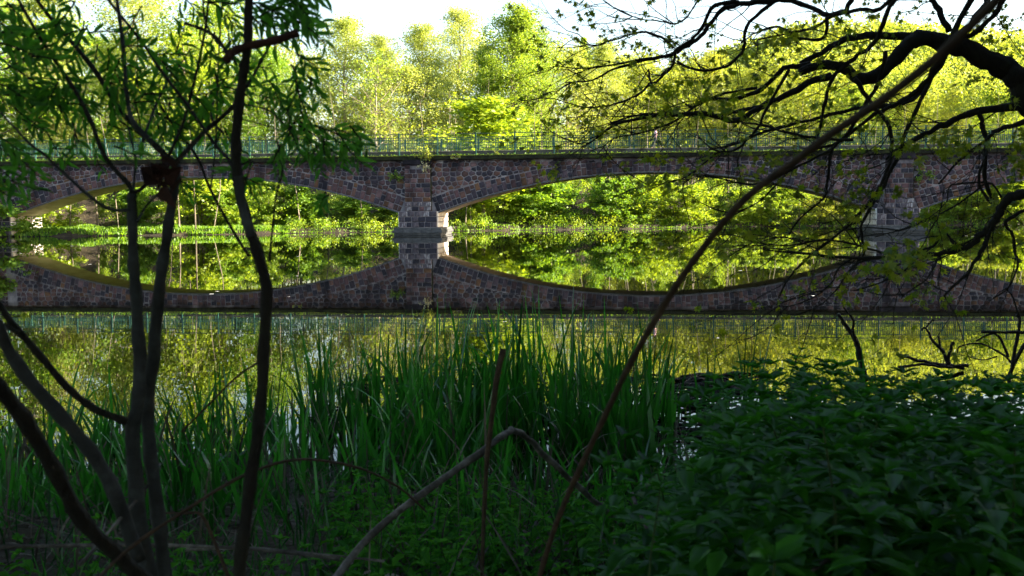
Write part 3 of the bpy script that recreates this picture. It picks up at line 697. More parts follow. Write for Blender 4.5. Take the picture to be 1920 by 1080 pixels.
# plants growing from the masonry
def sprig(name, label, cat, t, w0, z, n, rad, leaf, size, up=.6, stem=True, cnt=18):
    root = empty(name); root.matrix_world = bm_ @ Matrix.Translation((t, w0, z)); tag(root, label, cat)
    mb = MB(); pos = []
    for _ in range(n):
        d = Vector((random.gauss(0, .8), -abs(random.gauss(.1, .4)), random.gauss(up, .5))).normalized(); l = rad*random.uniform(.5, 1.2)
        q = d*l+Vector((0,0,-.15*l)); mb.tube([(0,0,0), d*l*.5, q], [.018, .012, .005], 4, cap=False)
        for k in range(cnt): f_ = random.uniform(.3, 1.05); pos.append(tuple(d*l*f_ + Vector((random.gauss(0, .08), random.gauss(0, .08), random.gauss(0, .08)))*rad))
    mb.build('stem', M['bark'], root); pos = np.array(pos)
    V, F, rn = scatter(LEAF_Q, pos, rdir(len(pos)), rdir(len(pos)), size*rng.uniform(.6, 1.3, len(pos)))
    link('foliage', npmesh('foliage', V, F, LM[leaf], rnd=rn), root)
sprig('sapling', 'pale sunlit sapling rooted in the top of the first pier', 'plant', .75, -.36, 5.75, 16, 1.15, 'gold', .12, up=.95, cnt=26)
sprig('dead_plant', 'bleached dead plant hanging at the corner of the pier', 'plant', .55, -.45, 5.5, 12, .62, 'bud', .10, up=-.6, cnt=16)
sprig('ivy_plant', 'green creeper on the wall beside the first pier', 'plant', -1.8, -.12, 4.6, 12, .8, 'ivy', .13, up=.1, cnt=18)
sprig('fern', 'small green fern growing from a joint beside the second pier', 'plant', 38.2, -.12, 4.3, 12, .8, 'ivy', .13, up=.0, cnt=18)
sprig('weed', 'tuft of pale weeds on the coping beyond the first pier', 'plant', 6.3, -.1, 6.2, 8, .45, 'gold', .10, up=1, cnt=12)
sprig('weed', 'pair of whitish weeds hanging under the coping near the pier', 'plant', 3.2, -.32, 5.9, 6, .6, 'gold', .11, up=.6, cnt=8)
sprig('weed', 'little yellow sprig on the wall over the first arch', 'plant', -10.0, -.15, 5.6, 5, .4, 'gold', .13, up=.2, cnt=8)
sprig('weed', 'leafy tuft at the railing foot over the abutment', 'plant', -29.0, -.1, 6.2, 10, .5, 'lime', .12, up=.9, cnt=16)
sprig('weed', 'broad leafy clump on the coping at the railing end', 'plant', -33.5, -.1, 6.2, 12, .8, 'lime', .14, up=.8, cnt=20)
nn_ = 7000; t = rng.uniform(-60, 76, nn_); dens = rng.random(nn_) < (.35+.65*(t < -14)); t = t[dens]
pz = 6.24+rng.random(len(t))*.10*(1+1.2*(t < -20)); loc = np.stack([t, rng.uniform(-.28, .14, len(t)), pz], 1)
V, F, rn = scatter(LEAF_Q, loc, unit(rdir(len(t))+np.array([0, -.2, .9])), rdir(len(t)), rng.uniform(.07, .17, len(t)), .5)
tag(link('moss_growth', npmesh('moss_growth', V, F, LM['grass'], rnd=rn), bridge), kind='stuff')
# ---------------------------------------------------------------- the near bank
def lathe_path(pts, n=4):
    """smooth a polyline (Catmull-Rom)"""
    pts = [Vector(p) for p in pts]; out_ = []
    for i in range(len(pts)-1):
        p0, p1, p2, p3 = pts[max(0, i-1)], pts[i], pts[i+1], pts[min(len(pts)-1, i+2)]
        for k in range(n):
            s_ = k/n; out_.append(.5*((2*p1)+(p2-p0)*s_+(2*p0-5*p1+4*p2-p3)*s_**2+(3*p1-p0-3*p2+p3)*s_**3))
    return out_+[pts[-1]]
def pxpath(seq, Y0, Y1=None):
    Y1 = Y1 or Y0; n_ = len(seq)
    return [P(x, y, Y0+(Y1-Y0)*i/(n_-1)) for i, (x, y) in enumerate(seq)]
def limb(mb, seq, Y0, Y1, w0, w1, n=7, m=0, knots=True):
    """tapering limb through photo points; w = width in photo pixels at each end; returns path in metres"""
    pth = lathe_path(pxpath(seq, Y0, Y1), 4); k = len(pth); rr = []
    for i, p in enumerate(pth):
        s_ = i/(k-1); r_ = (w0+(w1-w0)*s_)/2*p.y/FPX
        if knots and 0 < i < k-1: pth[i] = p+Vector((random.uniform(-1,1), random.uniform(-1,1), random.uniform(-1,1)))*r_*(.10 if p.y < 4 else .45 if r_ < .025 else .15)
        rr.append(r_*(1+(.09*math.sin(i*1.7)+random.uniform(-.06, .06) if knots else 0)))
    mb.tube(pth, rr, n, m); return pth
wl = dict(group='stems of the willow shrub')
# willow shrub: one thing, many stems
willow = tag(empty('willow_shrub', (P(290, 900, 2.6).x, 2.6, gz(-.9, 2.6))), 'dark multi-stemmed willow shrub with long narrow leaves, nearest at the water', 'shrub')
wloc = willow.location
STEMS = [ # px path, Y0, Y1, width0, width1, material
 ([(310,1090),(300,990),(284,865),(278,765),(288,665),(300,540),(307,480),(320,400),(329,329),(329,307)],2.5,2.5,40,21,'barkgrey'),
 ([(282,1090),(258,940),(250,800),(262,740),(261,640),(255,540),(250,480),(248,382),(249,362)],2.45,2.4,44,20,'barkgrey'),
 ([(249,362),(240,345),(196,293),(165,215),(128,150),(90,95),(40,10),(20,-30)],2.4,2.6,14,7,'barkdark'),
 ([(249,362),(270,350),(290,325),(312,300),(330,262),(345,225),(369,133),(387,40),(392,-20)],2.4,2.7,12,5,'barkdark'),
 ([(250,360),(251,338),(254,300),(246,262),(240,238)],2.4,2.5,8,4,'barkgrey'),
 ([(329,307),(302,284),(267,249),(222,204),(169,120),(89,27),(50,-30)],2.5,2.9,19,8,'barkdark'),
 ([(290,272),(249,227),(238,180),(231,89),(222,20),(216,-20)],2.5,2.7,13,8,'barkgrey'),
 ([(329,307),(356,276),(387,244),(436,200),(470,150),(495,105),(520,60)],2.5,2.9,15,5,'barkdark'),
 ([(444,325),(425,295),(400,267),(347,191),(302,133),(267,80),(213,13),(190,-20)],2.3,2.8,10,7,'barkdark'),
 ([(0,209),(53,267),(82,289),(115,320),(169,369),(204,391),(244,395)],2.2,2.4,6,10,'barkgrey'),
 ([(284,173),(329,240),(369,293),(391,347),(418,400),(449,453),(467,480)],2.8,2.7,7,8,'barkdark'),
 ([(449,1095),(452,1040),(468,915),(486,790),(494,665),(500,540),(476,455),(453,378),(444,311),(444,240),(453,156),(464,89),(467,-30)],2.3,2.3,36,21,'barkdark'),
 ([(471,444),(452,378),(446,330)],2.29,2.29,27,20,'barkgrey'),
 ([(-10,600),(30,680),(100,765),(165,840),(215,925),(260,1050)],2.2,2.4,32,36,'barkgrey'),
 ([(-12,715),(40,780),(100,880),(150,970),(220,1040),(280,1095)],1.9,2.3,44,36,'barkdark'),
 ([(-10,560),(30,615),(65,655),(125,725),(175,765),(238,792)],2.3,2.4,18,20,'barkdark'),
 ([(-10,603),(14,612),(34,624)],2.3,2.3,14,12,'barkdark'),
 ([(268,265),(285,215),(310,160),(325,130)],2.6,2.9,8,4,'barkgrey'),
 ([(420,250),(400,230),(395,205),(402,190)],2.7,2.8,7,5,'barkgrey'),
 ([(449,378),(470,310),(478,290)],2.3,2.4,6,2,'barkdark'),
 ([(452,195),(500,205),(530,230),(560,262)],2.4,2.7,5,3,'barkgrey'),
 ([(440,222),(480,230),(540,250),(610,285),(640,300)],2.5,2.8,3,2,'barkdark'),
 ([(505,490),(512,420),(518,370),(530,320),(524,300)],2.1,2.2,7,4,'barkdark'),
 ([(258,415),(275,385),(300,360),(312,340)],2.4,2.5,7,4,'barkgrey'),
 ([(430,110),(410,75),(380,55),(347,44)],2.3,2.4,10,8,'barkdark'),
 ([(443,120),(425,95),(400,70),(385,40),(380,-10)],2.35,2.6,7,5,'barkdark'),
 ([(395,355),(405,260),(408,150),(412,70),(418,-10)],2.7,2.8,5,4,'barkgrey'),
]
for seq, y0, y1, w0, w1, mk in STEMS:
    mb = MB(); limb(mb, seq, y0, y1, w0*.72, w1*.78)
    mb.V = [(v[0]-wloc.x, v[1]-wloc.y, v[2]-wloc.z) for v in mb.V]
    mb.build('stem', M[mk], willow, smooth=True)
mb = MB(); limb(mb, [(424,112),(440,95),(475,84),(515,76),(558,61)], 2.25, 2.35, 17, 15)
mb.V = [(v[0]-wloc.x, v[1]-wloc.y, v[2]-wloc.z) for v in mb.V]; tag(mb.build('broken_branch', M['barkred'], willow, smooth=True), 'reddish broken-off branch stub')
mb = MB()                                                            # crumpled dead leaves caught in the fork
for _ in range(13):
    c_ = P(random.gauss(312, 14), random.gauss(322, 16), 2.45); a_ = [c_+Vector((random.gauss(0, .022), random.gauss(0, .02), random.gauss(0, .025))) for _ in range(4)]
    mb.poly([tuple(v-wloc) for v in a_], [(0, 1, 2, 3)])
mb.build('caught_dead_leaf', M['barkred'], willow)
# willow twigs with leaves; (px, py, dpx, dpy, Y, n leaves, spread)
tw = MB(); LP = []; LA = []; LS = []
def twig(px, py, ang, ln, Y_, n_=9, ls=.075):
    """a drooping leafy twig starting at a photo point; ang in degrees, ln in px"""
    a_ = R(ang); q = Vector(P(px, py, Y_)); d = Vector((math.cos(a_), random.uniform(-.5, .5), math.sin(a_))); l = ln*Y_/FPX; path = [q]
    for k in range(5): d = (d+Vector((random.gauss(0,.10), random.gauss(0,.10), random.gauss(-.05, .08)))).normalized(); q = q+d*l/5; path.append(q)
    tw.tube(path, [.0028, .0024, .002, .0017, .0014, .001], 4, cap=False)
    for k in range(n_):
        f_ = (k+.6)/n_*5; i_ = min(4, int(f_)); p_ = path[i_].lerp(path[i_+1], f_-i_); ax = (path[i_+1]-path[i_]).normalized()
        sd_ = ax.cross(Vector((random.gauss(0,.3), -1, random.gauss(0,.3)))).normalized()*(1 if k % 2 else -1)
        LP.append(tuple(p_)); LA.append(tuple(ax*.75+sd_*random.uniform(.5,1.0)+Vector((0, random.gauss(0,.4), -.25)))); LS.append(ls*random.uniform(.6, 1.15))
for _ in range(58):                                                  # thick foliage top-left
    x_ = random.uniform(-30, 165); y_ = random.uniform(-20, 285); 
    if x_ > 95 and y_ > 230: continue
    if x_ > 60 and random.random() < .45: continue
    twig(x_, y_, random.uniform(-60, 40) if x_ < 80 else random.uniform(120, 260), random.uniform(60, 110), random.uniform(2.3, 3.3), 9)
for _ in range(5): twig(random.uniform(-40, 0), random.uniform(310, 370), random.uniform(-50, 20), 70, random.uniform(2.1, 2.8), 7)
for _ in range(30):                                                  # loose foliage along the crown between the stems
    x_ = random.uniform(150, 470); y_ = random.uniform(-25, 200)
    if 150 < x_ < 240 and y_ > 90 and random.random() < .6: continue
    twig(x_, y_, random.uniform(-120, 60), random.uniform(55, 95), random.uniform(2.5, 3.4), 8)
for _ in range(24): twig(random.uniform(455, 560), random.uniform(-20, 40), random.uniform(-60, 30), random.uniform(50, 80), random.uniform(2.4, 3.2), 8)
for x_, y_ in ((210,170),(230,150),(190,150),(255,165),(262,200),(330,225),(345,180),(380,185),(395,180),(410,165),(335,120),(360,90),(420,230),(300,210),(120,190),(130,170),(240,110),(150,130),(200,70),(280,90)):
    for _ in range(1 if x_ % 2 else 2): twig(x_+random.gauss(0, 12), y_+random.gauss(0, 12), random.uniform(-140, 30), random.uniform(45, 75), random.uniform(2.4, 3.1), 8)
for x_, y_, an, ln in ((505,150,-70,60),(545,120,-50,50),(555,150,-80,110),(560,170,-90,100),(558,215,-100,100),(490,180,-20,90),(530,200,-35,110),(560,235,-30,100),(590,235,-20,90),(540,240,-60,60),(600,255,-50,70),(620,240,-10,70),(590,265,-70,60),(450,330,-20,60),(470,300,-150,60),(555,100,-30,50),(330,330,-30,60),(630,262,-40,70),(655,235,-60,60),(520,265,-80,70),(610,360,-120,30),(575,140,-60,60)):
    twig(x_, y_, an, ln, random.uniform(2.4, 2.9), 9, .065); twig(x_+8, y_+5, an-35, ln*.6, random.uniform(2.4, 2.9), 7, .06)
for _ in range(16): twig(random.uniform(60, 330), random.uniform(180, 300), random.uniform(-120, 0), random.uniform(30, 60), random.uniform(2.3, 3.2), 4, .07)
o = tw.build('twig', M['barkdark'], willow); o.location = -wloc; o['kind'] = 'stuff'
V, F, rn = scatter(LEAF_L, np.array(LP), np.array(LA), unit(rdir(len(LP))+np.array([0,-.2,.6])), np.array(LS)*.78, .22)
o = link('foliage', leafmesh('foliage', V, F, rn, LM['willow']), willow); o.location = -wloc; o['kind'] = 'stuff'

# ---------------------------------------------------------------- overhanging maple
mapl = tag(empty('maple_tree', (P(2080, 500, 6.6).x, 6.6, gz(4, 6.6))), 'dark old maple arching out over the water, sparse young yellow-green leaves', 'tree')
mloc = mapl.location
MAIN = [ # photo path, Y0, Y1, w0, w1
 ([(2110,980),(2080,700),(2040,430),(1975,270),(1925,180),(1900,140),(1873,123),(1823,97),(1773,80)],6.6,6.8,80,42),
 ([(1773,80),(1723,73),(1690,97),(1647,140),(1607,147),(1583,127),(1540,122),(1500,135)],6.8,6.8,40,18),
 ([(1750,72),(1700,68),(1640,67),(1590,72),(1555,90),(1500,120)],6.8,7.4,20,12),
 ([(1990,200),(1913,200),(1833,210),(1773,233),(1723,258),(1690,275),(1660,300)],6.7,7.0,22,6),
 ([(1837,214),(1844,240),(1850,270),(1846,320),(1852,353),(1866,380),(1876,395)],6.8,6.8,11,9),
 ([(1990,330),(1920,363),(1895,370),(1877,394),(1865,415),(1853,430),(1830,450),(1812,464),(1757,476),(1684,481),(1588,483),(1500,475),(1430,468)],5.6,5.9,26,4),
 ([(1853,430),(1848,455),(1835,480),(1815,510),(1790,535),(1770,555)],5.8,5.7,13,5),
 ([(1812,464),(1790,458),(1775,440),(1765,445),(1750,462),(1730,470),(1700,505),(1650,530),(1600,545)],5.8,6,10,3),
 ([(1955,380),(1900,405),(1885,420),(1898,440),(1903,470),(1908,500),(1890,540),(1862,560)],5.7,5.8,10,3),
 ([(1860,380),(1835,345),(1845,300)],5.8,5.8,9,5),
 ([(1885,395),(1860,345),(1800,345),(1780,350),(1776,378)],5.9,5.9,6,3),
 ([(1845,345),(1800,380),(1745,410),(1690,430),(1640,445)],5.9,6.1,5,2),
 ([(1780,60),(1760,20),(1740,-10),(1730,-60)],6.9,7,16,12),
 ([(1960,-90),(1870,-40),(1840,20),(1795,70),(1750,140),(1710,185),(1660,200),(1600,205),(1520,225),(1440,245),(1380,270),(1340,278)],6.5,7.5,18,4),
 ([(1840,-40),(1790,60),(1760,120),(1720,170),(1690,190),(1640,215),(1580,262),(1550,275),(1500,285)],6.0,6.8,16,5),
 ([(1700,-30),(1660,30),(1640,80),(1600,110),(1560,150),(1545,200),(1530,260),(1500,300),(1470,330),(1420,380),(1360,405)],6.2,6.9,13,3),
 ([(1660,95),(1650,150),(1620,200),(1590,250),(1560,280),(1552,330),(1545,370),(1500,410),(1480,440)],6.3,6.6,11,4),
 ([(1600,145),(1640,200),(1668,240),(1672,290),(1660,330),(1630,380),(1590,425),(1530,470),(1480,520),(1460,560)],6.2,6.2,11,4),
 ([(1775,100),(1740,160),(1710,220),(1680,300),(1650,360),(1620,410),(1615,440),(1620,475),(1600,500)],6.4,6.4,12,5),
 ([(1520,120),(1470,130),(1430,165),(1380,185),(1330,185),(1300,200),(1285,195)],7.2,7.5,13,5),
 ([(1560,140),(1500,165),(1440,195),(1380,225),(1320,213),(1250,214),(1190,225),(1150,235),(1110,265),(1090,275)],6.6,7.6,17,3),
 ([(1440,195),(1400,205),(1350,215),(1290,215),(1200,215),(1140,235)],7.0,7.6,10,4),
 ([(1560,-60),(1480,-10),(1420,5),(1360,15),(1320,60),(1290,85),(1250,105),(1200,115),(1150,130),(1110,150),(1060,155)],6.8,8,15,3),
 ([(1385,5),(1340,10),(1320,45),(1295,75),(1268,95),(1262,120),(1240,145),(1222,155),(1216,130)],6.9,7.4,11,5),
 ([(1222,155),(1200,175),(1170,190),(1130,200),(1090,200),(1040,185)],7.4,7.8,7,2),
 ([(1500,-30),(1440,10),(1400,50),(1395,90),(1370,120),(1340,130),(1300,130),(1270,115)],7,7.4,10,5),
 ([(1262,90),(1240,70),(1200,60),(1150,75),(1110,85),(1070,70)],7.4,7.8,7,2),
 ([(1250,105),(1200,112),(1160,120),(1120,125),(1080,128),(1040,122)],7.4,7.9,7,2),
 ([(1320,-20),(1290,30),(1265,45),(1240,40),(1200,35),(1160,20),(1130,0)],7.2,7.8,5,2),
 ([(1600,-20),(1585,20),(1545,25),(1500,5),(1440,-5),(1420,-15)],6.6,7,14,9),
 ([(1700,-30),(1650,15),(1600,20),(1560,30),(1530,50),(1490,60),(1420,75)],6.4,7,12,4),
 ([(1550,30),(1545,70),(1500,72),(1460,50),(1420,60),(1390,80)],6.8,7.2,9,3),
 ([(1480,130),(1440,200),(1420,240),(1380,280),(1340,290),(1290,330),(1240,345),(1180,355)],6.2,6.8,8,2),
 ([(1420,165),(1360,175),(1310,195),(1260,230),(1200,250),(1150,260),(1120,290)],6.9,7.4,7,2),
 ([(1560,280),(1500,310),(1440,340),(1400,345),(1350,335),(1310,330),(1280,345)],6.2,6.6,7,2),
 ([(1600,262),(1540,260),(1480,250),(1430,235),(1390,230)],6.3,6.7,8,4),
 ([(1684,481),(1640,470),(1590,455),(1540,450),(1480,460),(1420,455),(1370,440),(1310,445)],5.9,6.2,6,2),
 ([(1600,483),(1570,505),(1560,530),(1520,560),(1470,575),(1440,560)],5.9,6,5,2),
 ([(1640,483),(1600,500),(1570,540),(1540,570),(1500,590)],5.9,6,5,2),
 ([(1795,75),(1830,60),(1870,20),(1890,-20)],6.8,6.6,14,10),
 ([(1760,480),(1740,520),(1700,550),(1690,560)],5.8,5.8,5,2),
 ([(1990,210),(1930,225),(1870,245),(1850,262),(1800,300),(1760,345)],6.5,6.5,15,4),
]
random.seed(21); sub = MB(); MP = []; tips = []
def ramify(path, r0, depth, reach):
    """side twigs along a limb, drooping and reaching away from the trunk"""
    n_ = max(2, int(sum((path[i+1]-path[i]).length for i in range(len(path)-1))/(.105 if depth == 0 else .08)))
    for _ in range(n_):
        f_ = random.uniform(.12 if depth == 0 else .25, 1)*(len(path)-1.001); i_ = int(f_); p_ = path[i_].lerp(path[i_+1], f_-i_)
        ax = (path[i_+1]-path[i_]).normalized(); rr = Vector((random.gauss(-.35, .7), random.gauss(0, .7), random.gauss(-.1, .75)))
        d = (ax*.8+rr).normalized(); l = reach*random.uniform(.4, 1.1); q = p_.copy(); pp = [q.copy()]; ns = 6
        for k in range(ns):
            d = (d+Vector((random.gauss(-.04, .20), random.gauss(0, .20), random.gauss(.02, .22)))).normalized(); q = q+d*l/ns; pp.append(q.copy())
        r_ = r0*random.uniform(.7, 1.1); sub.tube(pp, [r_*(1-.8*k/ns) for k in range(ns+1)], 4 if depth == 0 else 3, cap=False)
        tips.append((pp[-1], d)); 
        if depth < 1 and random.random() < .8: ramify(pp, r_*.5, depth+1, reach*.45)
for j, (seq, y0, y1, w0, w1) in enumerate(MAIN):
    mb = MB(); pth = limb(mb, seq, y0, y1, w0*(.8 if w0 < 100 else 1), w1*.8, n=8 if w0 > 15 else 6)
    mb.V = [(v[0]-mloc.x, v[1]-mloc.y, v[2]-mloc.z) for v in mb.V]
    mb.build('trunk' if j == 0 else 'limb', M['barkdark'], mapl, smooth=True)
    if j > 0: ramify(pth[2:], .0043, 0, .72)
for _ in range(12):                                                 # far outer twigs
    pass
o = sub.build('twig', M['barkdark'], mapl); o.location = -mloc; o['kind'] = 'stuff'
LP = []; LA = []; LS = []
ZX = [(1100,1300,50,330,.55),(1300,1480,100,330,.55),(1640,1900,380,520,.3),(1000,1300,260,400,.5)]
for q, d in tips:
    if random.random() > .22: continue
    for _ in range(random.choice((3, 4, 5))):
        LP.append(tuple(q+Vector((random.gauss(0, .02), random.gauss(0, .02), random.gauss(-.01, .015))))); LA.append((d.x*.4+random.gauss(0, .8), random.gauss(0, .8), -.35+random.gauss(0, .35))); LS.append(random.uniform(.022, .050))
# denser leaf groups the photograph shows
for cx, cy, sx, sy, n_, Y_, sz in ((1300,180,55,25,26,6.2,.055),(1240,165,30,20,14,6.4,.05),(1345,150,35,20,14,6.0,.055),(1365,210,40,20,14,5.8,.055),(1165,335,45,20,16,6.2,.05),(1240,340,40,25,18,6.0,.05),
                               (1700,500,30,35,26,4.6,.06),(1660,490,35,30,16,4.8,.06),(1740,280,60,20,24,5.6,.055),(1800,270,50,25,22,5.6,.055),(1610,350,40,40,20,5.8,.05),(1480,70,40,20,16,5.6,.05),
                               (1340,110,90,40,18,6.3,.05),(1570,90,60,40,14,5.8,.05),(1870,60,45,45,60,7.4,.05),(1850,140,50,40,36,7.4,.05),(1890,200,30,30,26,7.4,.05),(1910,300,25,60,50,6.2,.06),(1905,420,20,50,26,6.2,.055),
                               (1450,400,50,40,16,6.2,.05),(1500,470,60,25,14,6.0,.05),(1390,320,60,30,22,6,.05),(1120,230,40,50,22,7.2,.05),(1060,220,20,20,8,7.4,.045),(1180,70,50,40,26,7.4,.045),(1660,20,80,20,16,6.4,.05),(1690,250,40,30,14,5.9,.05),(1880,370,30,25,22,6,.055)):
    for _ in range(int(n_*.75)):
        q = P(random.gauss(cx, sx*.6), random.gauss(cy, sy*.6), Y_+random.uniform(-.4, .5))
        for _ in range(4):
            LP.append(tuple(q+Vector((random.gauss(0,.018), random.gauss(0,.018), random.gauss(0,.012))))); LA.append((random.gauss(0,.8), random.gauss(0,.8), -.4+random.gauss(0,.4))); LS.append(sz*.68*random.uniform(.55, 1.1))
V, F, rn = scatter(LEAF_P, np.array(LP), np.array(LA), unit(rdir(len(LP))+np.array([0,0,.7])), np.array(LS))
o = link('foliage', leafmesh('foliage', V, F, rn, LM['maple']), mapl); o.location = -mloc; o['kind'] = 'stuff'

# ---------------------------------------------------------------- stalks and sticks
def stick(name, label, cat, seq, y0, y1, w0, w1, mk, knots=True):
    mb = MB(); pth = limb(mb, seq, y0, y1, w0, w1, n=7, knots=knots); b0 = pth[0]
    mb.V = [(v[0]-b0.x, v[1]-b0.y, v[2]-b0.z) for v in mb.V]
    o_ = mb.build(name, M[mk], None, smooth=True, loc=b0); tag(o_, label, cat); return o_
mb = MB()
pp = lathe_path(pxpath([(1005,1110),(1012,1080),(1040,990),(1075,905),(1120,810),(1165,715),(1205,640),(1265,540),(1330,450),(1400,370),(1480,310),(1560,250),(1650,190),(1760,105),(1880,-10),(1960,-80)], 2.6, .82), 3)
k = len(pp); rr = [(.0075-.0025*i/k)*(1+.05*math.sin(i*2)) for i in range(k)]
mb.tube(pp, rr, 8); b0 = pp[0]; mb.V = [(v[0]-b0.x, v[1]-b0.y, v[2]-b0.z) for v in mb.V]
tag(mb.build('dry_reed', M['stalk'], None, smooth=True, loc=b0), 'long blurred brown stalk slanting up across the view close to the lens', 'stalk')
stick('bent_stick', 'grey weathered stick bent like a roof over the nettles', 'stick', [(610,1110),(640,1070),(700,1000),(800,920),(900,850),(945,815),(965,808),(985,818),(1050,880),(1110,935),(1175,990)], 3.2, 4.6, 16, 11, 'deadstick')
stick('dry_reed', 'thin brown stalk standing upright in front of the reeds', 'stalk', [(903,1090),(908,950),(914,850),(930,720),(943,655)], 3.6, 3.7, 7, 13, 'stalk')
stick('dead_stick', 'short slanting pale stem beside the bent stick', 'stick', [(1255,1090),(1220,1005),(1196,955),(1185,925)], 3.2, 3.5, 10, 7, 'deadstick')
stick('dead_stick', 'crooked pale stem lying across the dark nettles', 'stick', [(1490,1100),(1530,1065),(1600,1015),(1680,945),(1750,905)], 2.4, 3.0, 10, 6, 'deadstick')
stick('dead_stick', 'short pale stem joining the crooked one among the nettles', 'stick', [(1500,1030),(1580,1020),(1660,1005)], 2.7, 2.7, 4, 8, 'deadstick')
stick('bramble_runner', 'long thin arching runner low across the willow stems', 'stalk', [(180,1090),(240,1030),(350,955),(440,900),(520,868),(590,862),(680,880),(750,915),(800,960)], 2.1, 3.1, 8, 4, 'stalk')
stick('dead_stick', 'thin straight stem leaning against the willow base', 'stick', [(150,1060),(215,985),(270,920),(300,870)], 2.2, 2.6, 8, 5, 'deadstick')
stick('dead_stick', 'grey stem lying flat along the bottom by the willow base', 'stick', [(-10,1026),(120,1023),(300,1022),(480,1030),(640,1050)], 3.3, 3.6, 8, 6, 'deadstick')
stick('dead_stick', 'grey stem crossing the flat one on the ground', 'stick', [(350,1030),(470,1028),(600,1040),(720,1052)], 3.7, 3.5, 7, 5, 'deadstick')
stick('dead_stick', 'upright hooked dry stem near the dark upright trunk', 'stick', [(430,1085),(400,1010),(378,965),(350,962),(300,962)], 2.8, 2.8, 8, 4, 'stalk')
stick('dead_stick', 'faint thin stem leaning over the reeds beside the willow', 'stick', [(340,810),(390,760),(440,710),(482,680)], 3.1, 3.3, 4, 4, 'stalk')
# branches standing and lying in the water
stick('drowned_branch', 'black branch rising from the water behind the nettle tops', 'branch', [(1622,715),(1612,670),(1605,640),(1585,610),(1572,588)], 10.5, 10.6, 14, 6, 'barkdark')
stick('drowned_branch', 'thin black twig beside the rising black branch', 'branch', [(1606,645),(1598,620),(1600,600),(1580,575)], 10.5, 10.4, 7, 3, 'barkdark')
snag = tag(empty('drowned_snag', P(1770, 690, 11)), 'dead forked branch floating on the water behind the nettles', 'branch'); sn = snag.location.copy()
for seq, y0, y1, w0, w1 in (([(1682,664),(1720,676),(1770,684),(1806,690)],11.2,11.4,6,8),([(1684,688),(1730,684),(1770,688),(1815,686)],11,11.2,5,7),([(1780,686),(1768,660),(1750,640),(1735,615),(1728,620)],11.2,11.2,8,3),
                            ([(1775,684),(1782,660),(1787,640),(1787,645)],11.2,11.2,7,5),([(1762,655),(1760,630),(1761,640)],11.2,11.2,5,3),([(1735,615),(1748,600),(1750,602)],11.2,11.2,3,2)):
    mb = MB(); limb(mb, seq, y0, y1, w0, w1, n=5); mb.V = [tuple(Vector(v)-sn) for v in mb.V]; mb.build('branch', M['barkdark'], snag)
snag = tag(empty('drowned_snag', P(1895, 700, 9.5)), 'leafless tangled branch over the water at the picture edge', 'branch'); sn = snag.location.copy()
for seq, y0, y1, w0, w1 in (([(1960,660),(1925,640),(1896,700),(1890,735)],9.5,9.5,9,6),([(1896,680),(1880,665),(1840,645),(1800,650),(1795,662)],9.5,9.6,5,2),([(1890,670),(1878,640),(1860,625),(1830,640)],9.5,9.5,6,3),([(1899,690),(1905,640),(1912,600),(1905,590)],9.4,9.4,8,5),
                            ([(1840,623),(1900,624),(1950,622)],9.3,9.3,5,7),([(1870,668),(1840,675),(1800,665)],9.5,9.6,3,2),([(1912,600),(1900,560),(1885,540)],9.4,9.3,4,2)):
    mb = MB(); limb(mb, seq, y0, y1, w0, w1, n=5); mb.V = [tuple(Vector(v)-sn) for v in mb.V]; mb.build('branch', M['barkdark'], snag)

# ---------------------------------------------------------------- reeds
random.seed(5)
def blades(base, hgt, tilt, az, width, bend, seg=7):
    """curved folded blades: arrays (n,...) -> V,F,rnd"""
    n_ = len(base); s_ = np.linspace(0, 1, seg+1); dirh = np.stack([np.cos(az), np.sin(az), 0*az], 1); side = np.stack([-np.sin(az), np.cos(az), 0*az], 1)
    tw_ = rng.uniform(-1.2, 1.2, n_); side = side*np.cos(tw_)[:, None] + dirh*np.sin(tw_)[:, None]
    ang = tilt[:, None] + bend[:, None]*s_[None]**2.2
    st_ = hgt[:, None]/seg; dx = np.sin(ang)*st_; dz = np.cos(ang)*st_
    hx = np.concatenate([np.zeros((n_, 1)), np.cumsum(dx[:, :-1], 1)], 1); hz = np.concatenate([np.zeros((n_, 1)), np.cumsum(dz[:, :-1], 1)], 1)
    c = base[:, None, :] + dirh[:, None, :]*hx[..., None]; c[..., 2] += hz
    wv = width[:, None]*np.minimum(1, (1-s_[None])**.55*1.05)*(.55+.45*np.minimum(1, s_[None]*4)); wv = wv[..., None]/2
    V = np.stack([c-side[:, None]*wv, c+side[:, None]*wv], 2).reshape(-1, 3)
    k = 2*(seg+1); q = np.array([(2*i, 2*i+1, 2*i+3, 2*i+2) for i in range(seg)]); F = (q[None]+(np.arange(n_)*k)[:, None, None]).reshape(-1, 4)
    return V, F, np.repeat(rng.random(n_), seg)
def clump(cx, cy, n_, hmax, spread=.22, wd_=.022, lean=.18):
    a = rng.uniform(0, 6.28, n_); r_ = spread*np.sqrt(rng.random(n_)); bx = cx+r_*np.cos(a); by = cy+r_*np.sin(a)
    base = np.stack([bx, by, np.maximum(height(bx, by), -.25)], 1); h_ = hmax*rng.uniform(.5, 1.0, n_) + np.maximum(0, -base[:, 2])
    bend = np.abs(rng.normal(.18, .22, n_)); big = rng.random(n_) < .24; bend[big] = rng.uniform(1.2, 2.6, big.sum())
    az = np.where(rng.random(n_) < .5, a, rng.uniform(0, 6.28, n_))
    return blades(base, h_, np.abs(rng.normal(lean*.8, lean*.6, n_)), az, wd_*rng.uniform(.7, 1.2, n_), bend)
STAND = []
